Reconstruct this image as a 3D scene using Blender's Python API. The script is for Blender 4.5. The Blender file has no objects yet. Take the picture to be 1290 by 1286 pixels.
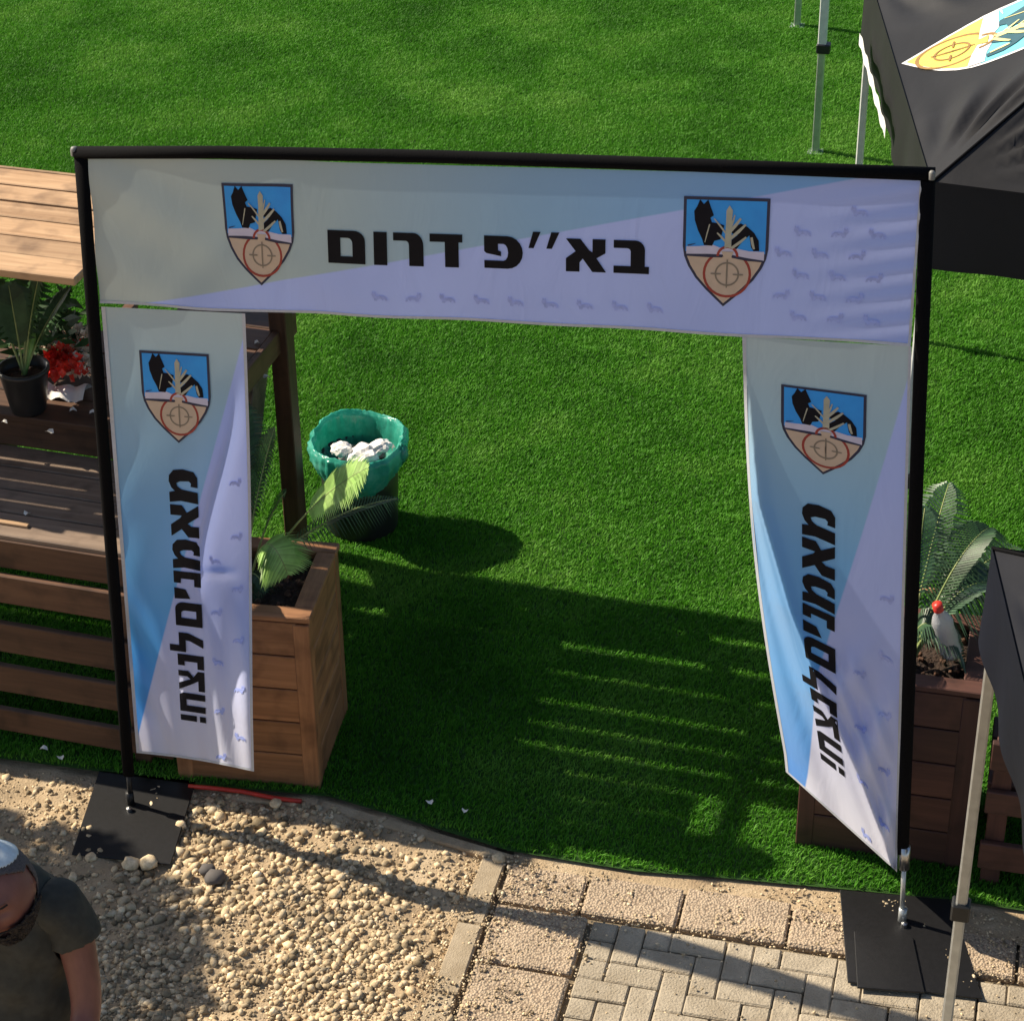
import bpy, bmesh, math, random
import numpy as np
from mathutils import Vector, Matrix, Euler
from mathutils.geometry import tessellate_polygon
random.seed(7); RNG = np.random.default_rng(7)
sc = bpy.context.scene
COL = sc.collection
R = math.radians

# ------------------------------------------------------------ camera, world, sun
CAM_H, PITCH, ROLL, FPX = 5.67, R(32), R(-0.8), 2843.0
fw = Vector((0, math.cos(PITCH), -math.sin(PITCH)))
rt0 = Vector((1, 0, 0)); up0 = rt0.cross(fw)
rt = rt0 * math.cos(ROLL) + up0 * math.sin(ROLL)
up = -rt0 * math.sin(ROLL) + up0 * math.cos(ROLL)
cd = bpy.data.cameras.new('camera'); cam = bpy.data.objects.new('camera', cd); COL.objects.link(cam)
cam.matrix_world = Matrix(((rt.x, up.x, -fw.x, 0), (rt.y, up.y, -fw.y, 0), (rt.z, up.z, -fw.z, CAM_H), (0, 0, 0, 1)))
cd.sensor_width = 36; cd.lens = FPX / 1290 * 36; cd.clip_end = 1000; cd.clip_start = 0.05
sc.camera = cam

YAW = R(-14)                      # the place's own axes: u along the gate, v away from it
OX, OY = -1.51, 6.92              # foot of the gate's left pole
CY, SY = math.cos(YAW), math.sin(YAW)
SUN_EL, SUN_LOCAL = R(39.5), R(-10.5)
az = YAW + SUN_LOCAL              # direction the shadows run
w = bpy.data.worlds.new('World'); sc.world = w; w.use_nodes = True
nt = w.node_tree; bg = nt.nodes['Background']
sky = nt.nodes.new('ShaderNodeTexSky'); sky.sky_type = 'NISHITA'; sky.sun_disc = False
sky.sun_elevation = SUN_EL
sky.sun_rotation = math.atan2(-math.cos(az), -math.sin(az))   # sun stands opposite the shadows
sky.dust_density = 1.2
nt.links.new(sky.outputs[0], bg.inputs[0]); bg.inputs[1].default_value = 0.072
sd = bpy.data.lights.new('sun', 'SUN'); sun = bpy.data.objects.new('sun', sd); COL.objects.link(sun)
sd.energy = 5.0; sd.angle = R(0.55); sd.color = (1.0, 0.88, 0.70)
dvec = Vector((math.cos(az) * math.cos(SUN_EL), math.sin(az) * math.cos(SUN_EL), -math.sin(SUN_EL)))
sun.rotation_euler = dvec.to_track_quat('-Z', 'Y').to_euler(); sun.location = (-8, 6, 10)
vs = sc.view_settings; vs.view_transform = 'Standard'; vs.look = 'None'; vs.gamma = 1; vs.exposure = 0.65
vs.use_curve_mapping = False

# ------------------------------------------------------------ frames of reference
def W(u, v, z=0):
    return Vector((OX + u * CY - v * SY, OY + u * SY + v * CY, z))
def Lc(p):
    dx, dy = p[0] - OX, p[1] - OY
    return Vector((dx * CY + dy * SY, -dx * SY + dy * CY, p[2]))
def at(px, py, z=0.0):
    """place coordinates of the point at height z seen at a pixel of the photograph"""
    d = fw * FPX + rt * (px - 645) - up * (py - 643)
    t = (z - CAM_H) / d.z
    return Lc(Vector((0, 0, CAM_H)) + d * t)

# ------------------------------------------------------------ materials
def new_mat(name):
    m = bpy.data.materials.new(name); m.use_nodes = True
    return m, m.node_tree.nodes, m.node_tree.links, m.node_tree.nodes['Principled BSDF']
def ramp(N, stops):
    r = N.new('ShaderNodeValToRGB'); cr = r.color_ramp
    while len(cr.elements) < len(stops): cr.elements.new(0.5)
    for e, (p, c) in zip(cr.elements, stops): e.position = p; e.color = (*c, 1)
    return r
def plain(name, col, rough=0.6, var=0.12, scale=18, bump=0.15, metal=0, spec=0.5, bdist=0.004):
    m, N, Lk, b = new_mat(name)
    tc = N.new('ShaderNodeTexCoord'); n = N.new('ShaderNodeTexNoise'); n.inputs['Scale'].default_value = scale
    n.inputs['Detail'].default_value = 5
    Lk.new(tc.outputs['Object'], n.inputs['Vector'])
    lo = tuple(c * (1 - var) for c in col); hi = tuple(min(1, c * (1 + var)) for c in col)
    r = ramp(N, [(0.3, lo), (0.7, hi)]); Lk.new(n.outputs['Fac'], r.inputs[0]); Lk.new(r.outputs[0], b.inputs['Base Color'])
    bp = N.new('ShaderNodeBump'); bp.inputs['Strength'].default_value = bump; bp.inputs['Distance'].default_value = bdist
    Lk.new(n.outputs['Fac'], bp.inputs['Height']); Lk.new(bp.outputs[0], b.inputs['Normal'])
    b.inputs['Roughness'].default_value = rough; b.inputs['Metallic'].default_value = metal
    b.inputs['Specular IOR Level'].default_value = spec
    return m
def wood(name, dark, light, axis, rough=0.62):
    m, N, Lk, b = new_mat(name)
    tc = N.new('ShaderNodeTexCoord'); oi = N.new('ShaderNodeObjectInfo')
    mp = N.new('ShaderNodeMapping'); s = [26, 26, 26]; s[axis] = 1.6
    mp.inputs['Scale'].default_value = s
    off = N.new('ShaderNodeVectorMath'); off.operation = 'SCALE'; off.inputs[0].default_value = (37, 11, 23)
    Lk.new(oi.outputs['Random'], off.inputs['Scale'])
    ad = N.new('ShaderNodeVectorMath'); Lk.new(tc.outputs['Object'], ad.inputs[0]); Lk.new(off.outputs[0], ad.inputs[1])
    Lk.new(ad.outputs[0], mp.inputs[0])
    n = N.new('ShaderNodeTexNoise'); n.inputs['Scale'].default_value = 1.0; n.inputs['Detail'].default_value = 6
    n.inputs['Roughness'].default_value = 0.65; n.inputs['Distortion'].default_value = 0.6
    Lk.new(mp.outputs[0], n.inputs['Vector'])
    r = ramp(N, [(0.28, dark), (0.5, tuple((a + c) / 2 for a, c in zip(dark, light))), (0.72, light)])
    Lk.new(n.outputs['Fac'], r.inputs[0])
    hs = N.new('ShaderNodeHueSaturation'); mr = N.new('ShaderNodeMapRange')
    mr.inputs['To Min'].default_value = 0.75; mr.inputs['To Max'].default_value = 1.22
    Lk.new(oi.outputs['Random'], mr.inputs['Value']); Lk.new(mr.outputs[0], hs.inputs['Value'])
    # knots and weather stains
    n2 = N.new('ShaderNodeTexNoise'); n2.inputs['Scale'].default_value = 7; n2.inputs['Detail'].default_value = 3
    Lk.new(ad.outputs[0], n2.inputs['Vector'])
    r2 = ramp(N, [(0.30, (0.45, 0.42, 0.40)), (0.48, (1, 1, 1))]); Lk.new(n2.outputs['Fac'], r2.inputs[0])
    mx = N.new('ShaderNodeMix'); mx.data_type = 'RGBA'; mx.blend_type = 'MULTIPLY'; mx.inputs['Factor'].default_value = 0.8
    Lk.new(r.outputs[0], mx.inputs['A']); Lk.new(r2.outputs[0], mx.inputs['B'])
    Lk.new(mx.outputs['Result'], hs.inputs['Color']); Lk.new(hs.outputs[0], b.inputs['Base Color'])
    bp = N.new('ShaderNodeBump'); bp.inputs['Strength'].default_value = 0.35; bp.inputs['Distance'].default_value = 0.003
    Lk.new(n.outputs['Fac'], bp.inputs['Height']); Lk.new(bp.outputs[0], b.inputs['Normal'])
    b.inputs['Roughness'].default_value = rough
    return m
WD, WL = (0.062, 0.027, 0.014), (0.145, 0.070, 0.036)
wood_u = wood('stained_wood', WD, WL, 0); wood_v = wood('stained_wood_cross', WD, WL, 1); wood_z = wood('stained_wood_upright', WD, WL, 2)
roof_wood = wood('pale_pine_slats', (0.34, 0.195, 0.095), (0.62, 0.40, 0.225), 0)
PD, PL = (0.19, 0.082, 0.034), (0.43, 0.205, 0.09)
cedar_u = wood('cedar', PD, PL, 0); cedar_v = wood('cedar_cross', PD, PL, 1); cedar_z = wood('cedar_upright', PD, PL, 2)
grey_wood = wood('weathered_grey_boards', (0.125, 0.085, 0.06), (0.26, 0.19, 0.14), 0)
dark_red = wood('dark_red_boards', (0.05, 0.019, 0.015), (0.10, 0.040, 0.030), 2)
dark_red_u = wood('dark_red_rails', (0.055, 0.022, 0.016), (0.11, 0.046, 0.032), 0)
black_metal = plain('black_powder_coat', (0.005, 0.005, 0.006), 0.5, 0.3, 60, 0.1)
black_cloth = plain('black_sleeve_fabric', (0.003, 0.003, 0.004), 0.9, 0.3, 200, 0.3, spec=0.12)
chrome = plain('dull_chrome', (0.55, 0.55, 0.55), 0.3, 0.15, 30, 0.05, 1.0)
grey_cap = plain('grey_cap_plastic', (.18, .18, .17), .5, .1, 30, .05)
steel = plain('brushed_aluminium', (0.52, 0.54, 0.54), 0.42, 0.12, 25, 0.08, 0.75)
white_leg = plain('white_enamel_leg', (0.66, 0.68, 0.66), 0.45, 0.08, 30, 0.05)
soil = plain('potting_soil', (0.035, 0.02, 0.013), 0.95, 0.6, 60, 1.0, bdist=0.02)
plastic_black = plain('black_plastic', (0.015, 0.016, 0.017), 0.42, 0.2, 20, 0.08)
ink = plain('black_print', (0.008, 0.008, 0.012), 0.7, 0.1, 90, 0.05, spec=0.15)
red_hose_m = plain('red_rubber', (0.55, 0.035, 0.02), 0.4, 0.15, 30, 0.1)
paper = plain('white_tissue', (0.82, 0.80, 0.77), 0.8, 0.08, 25, 0.6, bdist=0.01)
petal_m = plain('white_petal', (0.80, 0.76, 0.70), 0.6, 0.1, 40, 0.1)

def stone_mat(name, cols, scale=3.0, bump=0.4, rough=0.9, random_amt=0.35):
    m, N, Lk, b = new_mat(name)
    g = N.new('ShaderNodeNewGeometry'); tc = N.new('ShaderNodeTexCoord')
    n = N.new('ShaderNodeTexNoise'); n.inputs['Scale'].default_value = scale; n.inputs['Detail'].default_value = 8; n.inputs['Roughness'].default_value = 0.7
    Lk.new(g.outputs['Position'], n.inputs['Vector'])
    r = ramp(N, [(0.25, cols[0]), (0.5, cols[1]), (0.75, cols[2])]); Lk.new(n.outputs['Fac'], r.inputs[0])
    hs = N.new('ShaderNodeHueSaturation'); mr = N.new('ShaderNodeMapRange')
    mr.inputs['To Min'].default_value = 1 - random_amt; mr.inputs['To Max'].default_value = 1 + random_amt
    Lk.new(g.outputs['Random Per Island'], mr.inputs['Value']); Lk.new(mr.outputs[0], hs.inputs['Value'])
    Lk.new(r.outputs[0], hs.inputs['Color']); Lk.new(hs.outputs[0], b.inputs['Base Color'])
    n2 = N.new('ShaderNodeTexNoise'); n2.inputs['Scale'].default_value = scale * 22; n2.inputs['Detail'].default_value = 4
    Lk.new(g.outputs['Position'], n2.inputs['Vector'])
    bp = N.new('ShaderNodeBump'); bp.inputs['Strength'].default_value = bump; bp.inputs['Distance'].default_value = 0.006
    Lk.new(n2.outputs['Fac'], bp.inputs['Height']); Lk.new(bp.outputs[0], b.inputs['Normal'])
    b.inputs['Roughness'].default_value = rough; b.inputs['Specular IOR Level'].default_value = 0.25
    return m
dirt_m = stone_mat('dusty_soil', ((0.27, 0.19, 0.115), (0.43, 0.325, 0.205), (0.59, 0.47, 0.32)), 5, 1.0, random_amt=0)
gravel_m = stone_mat('pale_limestone_gravel', ((0.28, 0.20, 0.12), (0.53, 0.41, 0.255), (0.80, 0.70, 0.53)), 22, 0.5, random_amt=0.6)
paver_m = stone_mat('grey_beige_concrete_paver', ((0.25, 0.20, 0.135), (0.37, 0.315, 0.235), (0.56, 0.48, 0.36)), 5, 1.0, random_amt=0.0)
kerb_m = stone_mat('cast_concrete', ((0.25, 0.19, 0.12), (0.36, 0.29, 0.20), (0.48, 0.40, 0.29)), 7, 0.6, random_amt=0)
joint_m = stone_mat('joint_sand', ((0.16, 0.12, 0.075), (0.24, 0.19, 0.125), (0.34, 0.27, 0.18)), 30, 0.6, random_amt=0)
turf_base_m = stone_mat('turf_backing', ((0.018, 0.055, 0.008), (0.028, 0.08, 0.012), (0.04, 0.11, 0.018)), 12, 0.6, random_amt=0)
def slab_material():
    m, N, Lk, b = new_mat('exposed_aggregate')
    g = N.new('ShaderNodeNewGeometry')
    v = N.new('ShaderNodeTexVoronoi'); v.inputs['Scale'].default_value = 105
    Lk.new(g.outputs['Position'], v.inputs['Vector'])
    r = ramp(N, [(0.0, (0.52, 0.42, 0.30)), (0.5, (0.42, 0.32, 0.22)), (0.85, (0.22, 0.16, 0.11))])
    Lk.new(v.outputs['Distance'], r.inputs[0])
    n = N.new('ShaderNodeTexNoise'); n.inputs['Scale'].default_value = 9; Lk.new(g.outputs['Position'], n.inputs['Vector'])
    hs = N.new('ShaderNodeHueSaturation'); mr = N.new('ShaderNodeMapRange'); mr.inputs['To Min'].default_value = .65; mr.inputs['To Max'].default_value = 1.35
    Lk.new(n.outputs['Fac'], mr.inputs['Value']); Lk.new(mr.outputs[0], hs.inputs['Value']); Lk.new(r.outputs[0], hs.inputs['Color'])
    Lk.new(hs.outputs[0], b.inputs['Base Color'])
    bp = N.new('ShaderNodeBump'); bp.invert = True; bp.inputs['Strength'].default_value = 0.9; bp.inputs['Distance'].default_value = 0.006
    Lk.new(v.outputs['Distance'], bp.inputs['Height']); Lk.new(bp.outputs[0], b.inputs['Normal']); b.inputs['Roughness'].default_value = 0.85
    return m
slab_m = slab_material()

def leafy(name, c0, c1, c2, nscale=1.2, rough=0.5, trans=0.35, island=0.3, spec=0.4):
    m, N, Lk, b = new_mat(name)
    g = N.new('ShaderNodeNewGeometry')
    n = N.new('ShaderNodeTexNoise'); n.inputs['Scale'].default_value = nscale; n.inputs['Detail'].default_value = 6; n.inputs['Roughness'].default_value = 0.65
    Lk.new(g.outputs['Position'], n.inputs['Vector'])
    r = ramp(N, [(0.32, c0), (0.5, c1), (0.68, c2)]); Lk.new(n.outputs['Fac'], r.inputs[0])
    hs = N.new('ShaderNodeHueSaturation'); mr = N.new('ShaderNodeMapRange')
    mr.inputs['To Min'].default_value = 1 - island; mr.inputs['To Max'].default_value = 1 + island
    Lk.new(g.outputs['Random Per Island'], mr.inputs['Value']); Lk.new(mr.outputs[0], hs.inputs['Value'])
    Lk.new(r.outputs[0], hs.inputs['Color']); Lk.new(hs.outputs[0], b.inputs['Base Color'])
    b.inputs['Roughness'].default_value = rough; b.inputs['Specular IOR Level'].default_value = spec
    if trans > 0:
        out = N['Material Output']; t = N.new('ShaderNodeBsdfTranslucent'); mix = N.new('ShaderNodeMixShader'); mix.inputs[0].default_value = trans
        Lk.new(hs.outputs[0], t.inputs[0]); Lk.new(b.outputs[0], mix.inputs[1]); Lk.new(t.outputs[0], mix.inputs[2]); Lk.new(mix.outputs[0], out.inputs[0])
    return m
turf_m = leafy('artificial_grass_blade', (0.044, 0.178, 0.008), (0.084, 0.282, 0.017), (0.165, 0.375, 0.048), 1.1, 0.6, 0.3, 0.22, 0.25)
frond_light = leafy('young_cycad_leaf', (0.22, 0.40, 0.09), (0.34, 0.55, 0.15), (0.46, 0.66, 0.24), 9, 0.4, 0.35, 0.25)
frond_dark = leafy('cycad_leaf', (0.018, 0.05, 0.018), (0.035, 0.085, 0.03), (0.06, 0.13, 0.05), 9, 0.4, 0.2, 0.35)
frond_grey = leafy('dusty_palm_leaf', (0.025, 0.065, 0.03), (0.045, 0.10, 0.05), (0.10, 0.17, 0.10), 9, 0.35, 0.2, 0.35, 0.6)
stem_m = leafy('green_stem', (0.16, 0.22, 0.07), (0.24, 0.30, 0.10), (0.33, 0.36, 0.14), 9, 0.5, 0.0, 0.1)
bloom_red = leafy('red_petals', (0.75, 0.02, 0.01), (0.9, 0.05, 0.03), (0.95, 0.16, 0.09), 20, 0.5, 0.2, 0.3)
bloom_white = leafy('cream_petals', (0.62, 0.48, 0.34), (0.75, 0.64, 0.52), (0.85, 0.78, 0.68), 20, 0.5, 0.2, 0.2)
bloom_yellow = leafy('yellow_green_bud', (0.45, 0.48, 0.10), (0.60, 0.62, 0.18), (0.70, 0.70, 0.30), 20, 0.5, 0.2, 0.2)
tree_leaf = leafy('tree_leaf', (0.03, 0.07, 0.02), (0.05, 0.10, 0.03), (0.08, 0.14, 0.04), 3, 0.5, 0.25, 0.3)

def fabric_mat(name, kind):
    """printed gate cloth: gradient field and lavender field meeting on a slanting line; UV runs over the cloth"""
    m, N, Lk, b = new_mat(name)
    uv = N.new('ShaderNodeUVMap'); sep = N.new('ShaderNodeSeparateXYZ'); Lk.new(uv.outputs[0], sep.inputs[0])
    s, t = sep.outputs[0], sep.outputs[1]
    def math_(op, a, bb):
        q = N.new('ShaderNodeMath'); q.operation = op
        for i, x in enumerate((a, bb)):
            if isinstance(x, (int, float)): q.inputs[i].default_value = x
            else: Lk.new(x, q.inputs[i])
        return q.outputs[0]
    if kind == 'top':
        d = math_('ADD', t, math_('MULTIPLY', s, 1.125)); d = math_('SUBTRACT', d, 1.055)
        grad = s
        stops = [(0.0, (0.46, 0.53, 0.53)), (0.30, (0.40, 0.51, 0.56)), (0.55, (0.27, 0.46, 0.70)), (0.85, (0.20, 0.44, 0.88))]
    else:
        d = math_('ADD', s, math_('MULTIPLY', t, 1.05 if kind == 'left' else 0.86)); d = math_('SUBTRACT', d, 1.03)
        grad = t
        stops = [(0.0, (0.46, 0.56, 0.60)), (0.18, (0.35, 0.54, 0.70)), (0.42, (0.18, 0.46, 0.86)), (0.75, (0.08, 0.42, 1.0)), (1.0, (0.06, 0.30, 0.9))]
    g = ramp(N, stops); Lk.new(grad, g.inputs[0])
    mr = N.new('ShaderNodeMapRange'); mr.inputs['From Min'].default_value = -0.006; mr.inputs['From Max'].default_value = 0.006
    Lk.new(d, mr.inputs['Value'])
    # on the side panels the lavender whitens downwards, sunlight painted into the colour
    mx = N.new('ShaderNodeMix'); mx.data_type = 'RGBA'; Lk.new(mr.outputs[0], mx.inputs['Factor'])
    Lk.new(g.outputs[0], mx.inputs['A'])
    lav = ramp(N, [(0.0, (0.43, 0.53, 1.0)), (0.6, (0.45, 0.54, 1.0)), (1.0, (0.80, 0.82, 1.0))])
    Lk.new(t, lav.inputs[0]) if kind != 'top' else None
    Lk.new(lav.outputs[0], mx.inputs['B'])
    if kind == 'top': lav.inputs[0].default_value = 0.3
    wv = N.new('ShaderNodeTexNoise'); wv.inputs['Scale'].default_value = 420; Lk.new(N.new('ShaderNodeTexCoord').outputs['Object'], wv.inputs['Vector'])
    bp = N.new('ShaderNodeBump'); bp.inputs['Strength'].default_value = 0.12; bp.inputs['Distance'].default_value = 0.001
    Lk.new(wv.outputs['Fac'], bp.inputs['Height'])
    wr = N.new('ShaderNodeTexNoise'); wr.inputs['Scale'].default_value = 3.2; wr.inputs['Distortion'].default_value = 1.4; wr.inputs['Detail'].default_value = 3
    tc = N.new('ShaderNodeTexCoord'); mp = N.new('ShaderNodeMapping'); mp.inputs['Scale'].default_value = (2.2, 1, 0.8); mp.inputs['Rotation'].default_value = (0, 0.6, 0)
    Lk.new(tc.outputs['Object'], mp.inputs[0]); Lk.new(mp.outputs[0], wr.inputs['Vector'])
    bp2 = N.new('ShaderNodeBump'); bp2.inputs['Strength'].default_value = 0.25; bp2.inputs['Distance'].default_value = 0.015
    Lk.new(wr.outputs['Fac'], bp2.inputs['Height']); Lk.new(bp.outputs[0], bp2.inputs['Normal']); Lk.new(bp2.outputs[0], b.inputs['Normal'])
    Lk.new(mx.outputs['Result'], b.inputs['Base Color']); b.inputs['Roughness'].default_value = 0.42
    b.inputs['Sheen Weight'].default_value = 0.2
    out = N['Material Output']; tr = N.new('ShaderNodeBsdfTranslucent'); ms = N.new('ShaderNodeMixShader'); ms.inputs[0].default_value = 0.17
    Lk.new(mx.outputs['Result'], tr.inputs[0]); Lk.new(bp2.outputs[0], tr.inputs['Normal'])
    Lk.new(b.outputs[0], ms.inputs[1]); Lk.new(tr.outputs[0], ms.inputs[2]); Lk.new(ms.outputs[0], out.inputs[0])
    return m
cloth_top, cloth_left, cloth_right = fabric_mat('gate_cloth_top', 'top'), fabric_mat('gate_cloth_left', 'left'), fabric_mat('gate_cloth_right', 'right')
hem_m = plain('pale_hem', (0.52, 0.55, 0.62), 0.6, 0.05, 90, 0.1)
mark_m = plain('faint_print', (0.37, 0.455, 0.92), 0.5, 0.1, 90, 0.05)
E_blue = plain('print_blue', (0.015, 0.34, 1.0), 0.5, 0.1, 12, 0.03)
E_navy = plain('print_navy', (0.012, 0.02, 0.07), 0.5, 0.1, 30, 0.03)
E_tan = plain('print_tan', (0.60, 0.47, 0.37), 0.5, 0.05, 30, 0.03)
E_white = plain('print_pale', (0.62, 0.60, 0.78), 0.5, 0.05, 30, 0.03)
E_red = plain('print_red', (0.33, 0.035, 0.03), 0.5, 0.1, 30, 0.03)
E_grey = plain('print_grey', (0.24, 0.20, 0.16), 0.5, 0.1, 30, 0.03)
E_black = plain('print_black', (0.008, 0.008, 0.014), 0.7, 0.1, 30, 0.03, spec=0.15)
E_gold = plain('print_stone', (0.44, 0.44, 0.36), 0.5, 0.1, 30, 0.03)
T_yellow = plain('canopy_print_yellow', (0.85, 0.66, 0.12), 0.5, 0.05, 12, 0.03)
T_cyan = plain('canopy_print_cyan', (0.16, 0.62, 0.72), 0.5, 0.1, 12, 0.03)
T_white = plain('canopy_print_white', (0.85, 0.84, 0.84), 0.5, 0.05, 12, 0.03)
def canopy_material(name, col):
    m, N, Lk, b = new_mat(name)
    tc = N.new('ShaderNodeTexCoord')
    n = N.new('ShaderNodeTexNoise'); n.inputs['Scale'].default_value = 2.2; n.inputs['Detail'].default_value = 4; n.inputs['Distortion'].default_value = 0.8
    Lk.new(tc.outputs['Object'], n.inputs['Vector'])
    r = ramp(N, [(0.3, tuple(c * .85 for c in col)), (0.7, tuple(c * 1.15 for c in col))]); Lk.new(n.outputs['Fac'], r.inputs[0])
    Lk.new(r.outputs[0], b.inputs['Base Color'])
    bp = N.new('ShaderNodeBump'); bp.inputs['Strength'].default_value = 0.3; bp.inputs['Distance'].default_value = 0.02
    Lk.new(n.outputs['Fac'], bp.inputs['Height']); Lk.new(bp.outputs[0], b.inputs['Normal'])
    b.inputs['Roughness'].default_value = 0.6; b.inputs['Sheen Weight'].default_value = 0.0; b.inputs['Specular IOR Level'].default_value = 0.25
    return m
canopy_m = canopy_material('black_canopy_polyester', (0.017, 0.017, 0.019))
canopy2_m = canopy_material('navy_canopy_polyester', (0.004, 0.005, 0.010))

# ------------------------------------------------------------ object builders
def tag(o, label=None, cat=None, group=None, kind=None):
    if label: o['label'] = label
    if cat: o['category'] = cat
    if group: o['group'] = group
    if kind: o['kind'] = kind
    return o
def thing(name, base, label, cat, group=None):
    o = bpy.data.objects.new(name, None); COL.objects.link(o)
    o.location = W(*base); o.rotation_euler = (0, 0, YAW); o.empty_display_size = 0.1
    o['base_u'], o['base_v'], o['base_z'] = float(base[0]), float(base[1]), float(base[2])
    return tag(o, label, cat, group)
def base_of(o):
    return Vector((o['base_u'], o['base_v'], o['base_z']))
def mesh(name, verts, faces, mats, smooth=False, mi=None, base=Vector((0, 0, 0)), uvs=None):
    me = bpy.data.meshes.new(name)
    me.from_pydata([tuple(Vector(p) - base) for p in verts], [], faces)
    if not isinstance(mats, (list, tuple)): mats = [mats]
    for m in mats: me.materials.append(m)
    if mi is not None: me.polygons.foreach_set('material_index', mi)
    if smooth: me.polygons.foreach_set('use_smooth', [True] * len(me.polygons))
    if uvs is not None:
        l = me.uv_layers.new(name='UVMap')
        for lp in me.loops: l.data[lp.index].uv = uvs[lp.vertex_index]
    me.update(); return me
def part(name, geo, mats, parent, smooth=False, label=None, mi=None, uvs=None):
    b = Vector((parent['base_u'], parent['base_v'], parent['base_z']))
    me = mesh(name, geo[0], geo[1], mats, smooth, mi, b, uvs)
    o = bpy.data.objects.new(name, me); COL.objects.link(o); o.parent = parent
    o['base_u'], o['base_v'], o['base_z'] = b
    if label: o['label'] = label
    return o
def solo(name, geo, mats, base, label=None, cat=None, group=None, kind=None, smooth=False, mi=None):
    me = mesh(name, geo[0], geo[1], mats, smooth, mi, Vector(base))
    o = bpy.data.objects.new(name, me); COL.objects.link(o)
    o.location = W(*base); o.rotation_euler = (0, 0, YAW)
    o['base_u'], o['base_v'], o['base_z'] = [float(x) for x in base]
    return tag(o, label, cat, group, kind)
def join(*gs):
    V, F = [], []
    for v, f in gs:
        k = len(V); V += list(v); F += [tuple(i + k for i in q) for q in f]
    return V, F
def box(c, s, bev=0.0, M=None, jit=0.0):
    """bevelled box, centre c, full size s"""
    bm = bmesh.new(); bmesh.ops.create_cube(bm, size=1)
    for v in bm.verts: v.co = Vector((v.co.x * s[0], v.co.y * s[1], v.co.z * s[2]))
    if bev > 0:
        bmesh.ops.bevel(bm, geom=list(bm.edges), offset=min(bev, min(s) * .4), segments=1, affect='EDGES', clamp_overlap=True)
    if jit:
        for v in bm.verts: v.co += Vector((random.uniform(-jit, jit), random.uniform(-jit, jit), random.uniform(-jit, jit)))
    V = [((M @ v.co) if M else v.co) + Vector(c) for v in bm.verts]
    bm.verts.index_update(); F = [tuple(v.index for v in f.verts) for f in bm.faces]; bm.free()
    return V, F
def bar(p, q, w_, h_, bev=0.003):
    p, q = Vector(p), Vector(q); d = q - p
    M = d.to_track_quat('X', 'Z').to_matrix()
    return box((p + q) / 2, (d.length, w_, h_), bev, M)
def tube(pts, r, n=8, caps=True):
    pts = [Vector(p) for p in pts]; V, F = [], []
    rs = r if isinstance(r, (list, tuple)) else [r] * len(pts)
    a = None
    for i, p in enumerate(pts):
        d = (pts[min(i + 1, len(pts) - 1)] - pts[max(i - 1, 0)]).normalized()
        if a is None: a = d.orthogonal().normalized()
        else: a = (a - d * a.dot(d)).normalized()
        b = d.cross(a)
        for k in range(n):
            t = 2 * math.pi * k / n; V.append(p + (a * math.cos(t) + b * math.sin(t)) * rs[i])
    for i in range(len(pts) - 1):
        for k in range(n):
            F.append((i * n + k, i * n + (k + 1) % n, (i + 1) * n + (k + 1) % n, (i + 1) * n + k))
    if caps: F.append(tuple(range(n - 1, -1, -1))); F.append(tuple(range((len(pts) - 1) * n, len(pts) * n)))
    return V, F
def lathe(c, prof, n=24, wob=0.0, oval=(1, 1)):
    V, F = [], []
    for j, (r, z) in enumerate(prof):
        for k in range(n):
            t = 2 * math.pi * k / n; rr = r * (1 + random.uniform(-wob, wob))
            V.append((c[0] + rr * oval[0] * math.cos(t), c[1] + rr * oval[1] * math.sin(t), c[2] + z + random.uniform(-wob, wob) * .08))
    for j in range(len(prof) - 1):
        for k in range(n): F.append((j * n + k, j * n + (k + 1) % n, (j + 1) * n + (k + 1) % n, (j + 1) * n + k))
    return V, F
def sheet(fn, ns, nt_):
    V = [fn(i / ns, j / nt_) for j in range(nt_ + 1) for i in range(ns + 1)]
    F = [(j * (ns + 1) + i, (j + 1) * (ns + 1) + i, (j + 1) * (ns + 1) + i + 1, j * (ns + 1) + i + 1) for j in range(nt_) for i in range(ns)]
    uv = [(i / ns, j / nt_) for j in range(nt_ + 1) for i in range(ns + 1)]
    return (V, F), uv
def inst(name, src_mesh, parent, loc, rot=None):
    o = bpy.data.objects.new(name, src_mesh); COL.objects.link(o); o.parent = parent; o.location = loc
    if rot: o.rotation_euler = rot
    return o
sstep = lambda a, b, x: (lambda t: t * t * (3 - 2 * t))(min(1, max(0, (x - a) / (b - a))))

# ------------------------------------------------------------ ground
def slab_sheet(name, poly, z, mat, kind='structure', label=None):
    V = [(u, v, z) for u, v in poly]; tris = tessellate_polygon([[Vector(p) for p in V]])
    F = []
    for t in tris:
        a, b, c = (Vector(V[i]) for i in t)
        F.append(tuple(t) if (b - a).cross(c - a).z > 0 else tuple(reversed(t)))
    return solo(name, (V, F), mat, (0, 0, 0), kind=kind)
slab_sheet('ground', [(-250, -250), (250, -250), (250, 250), (-250, 250)], -0.06, dirt_m)
EDGE_PX = [(-160, 935), (0, 958), (130, 975), (240, 990), (415, 1006), (530, 1040), (640, 1074), (800, 1100), (905, 1108), (1055, 1122), (1190, 1135), (1290, 1150), (1500, 1180)]
EDGE = [at(x, y) for x, y in EDGE_PX]
edge_uv = [(p.x, p.y) for p in EDGE]
def edge_v(u):
    for (a, b), (c, d) in zip(edge_uv, edge_uv[1:]):
        if a <= u <= c: return b + (d - b) * (u - a) / (c - a)
    return edge_uv[0][1] if u < edge_uv[0][0] else edge_uv[-1][1]
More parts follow.
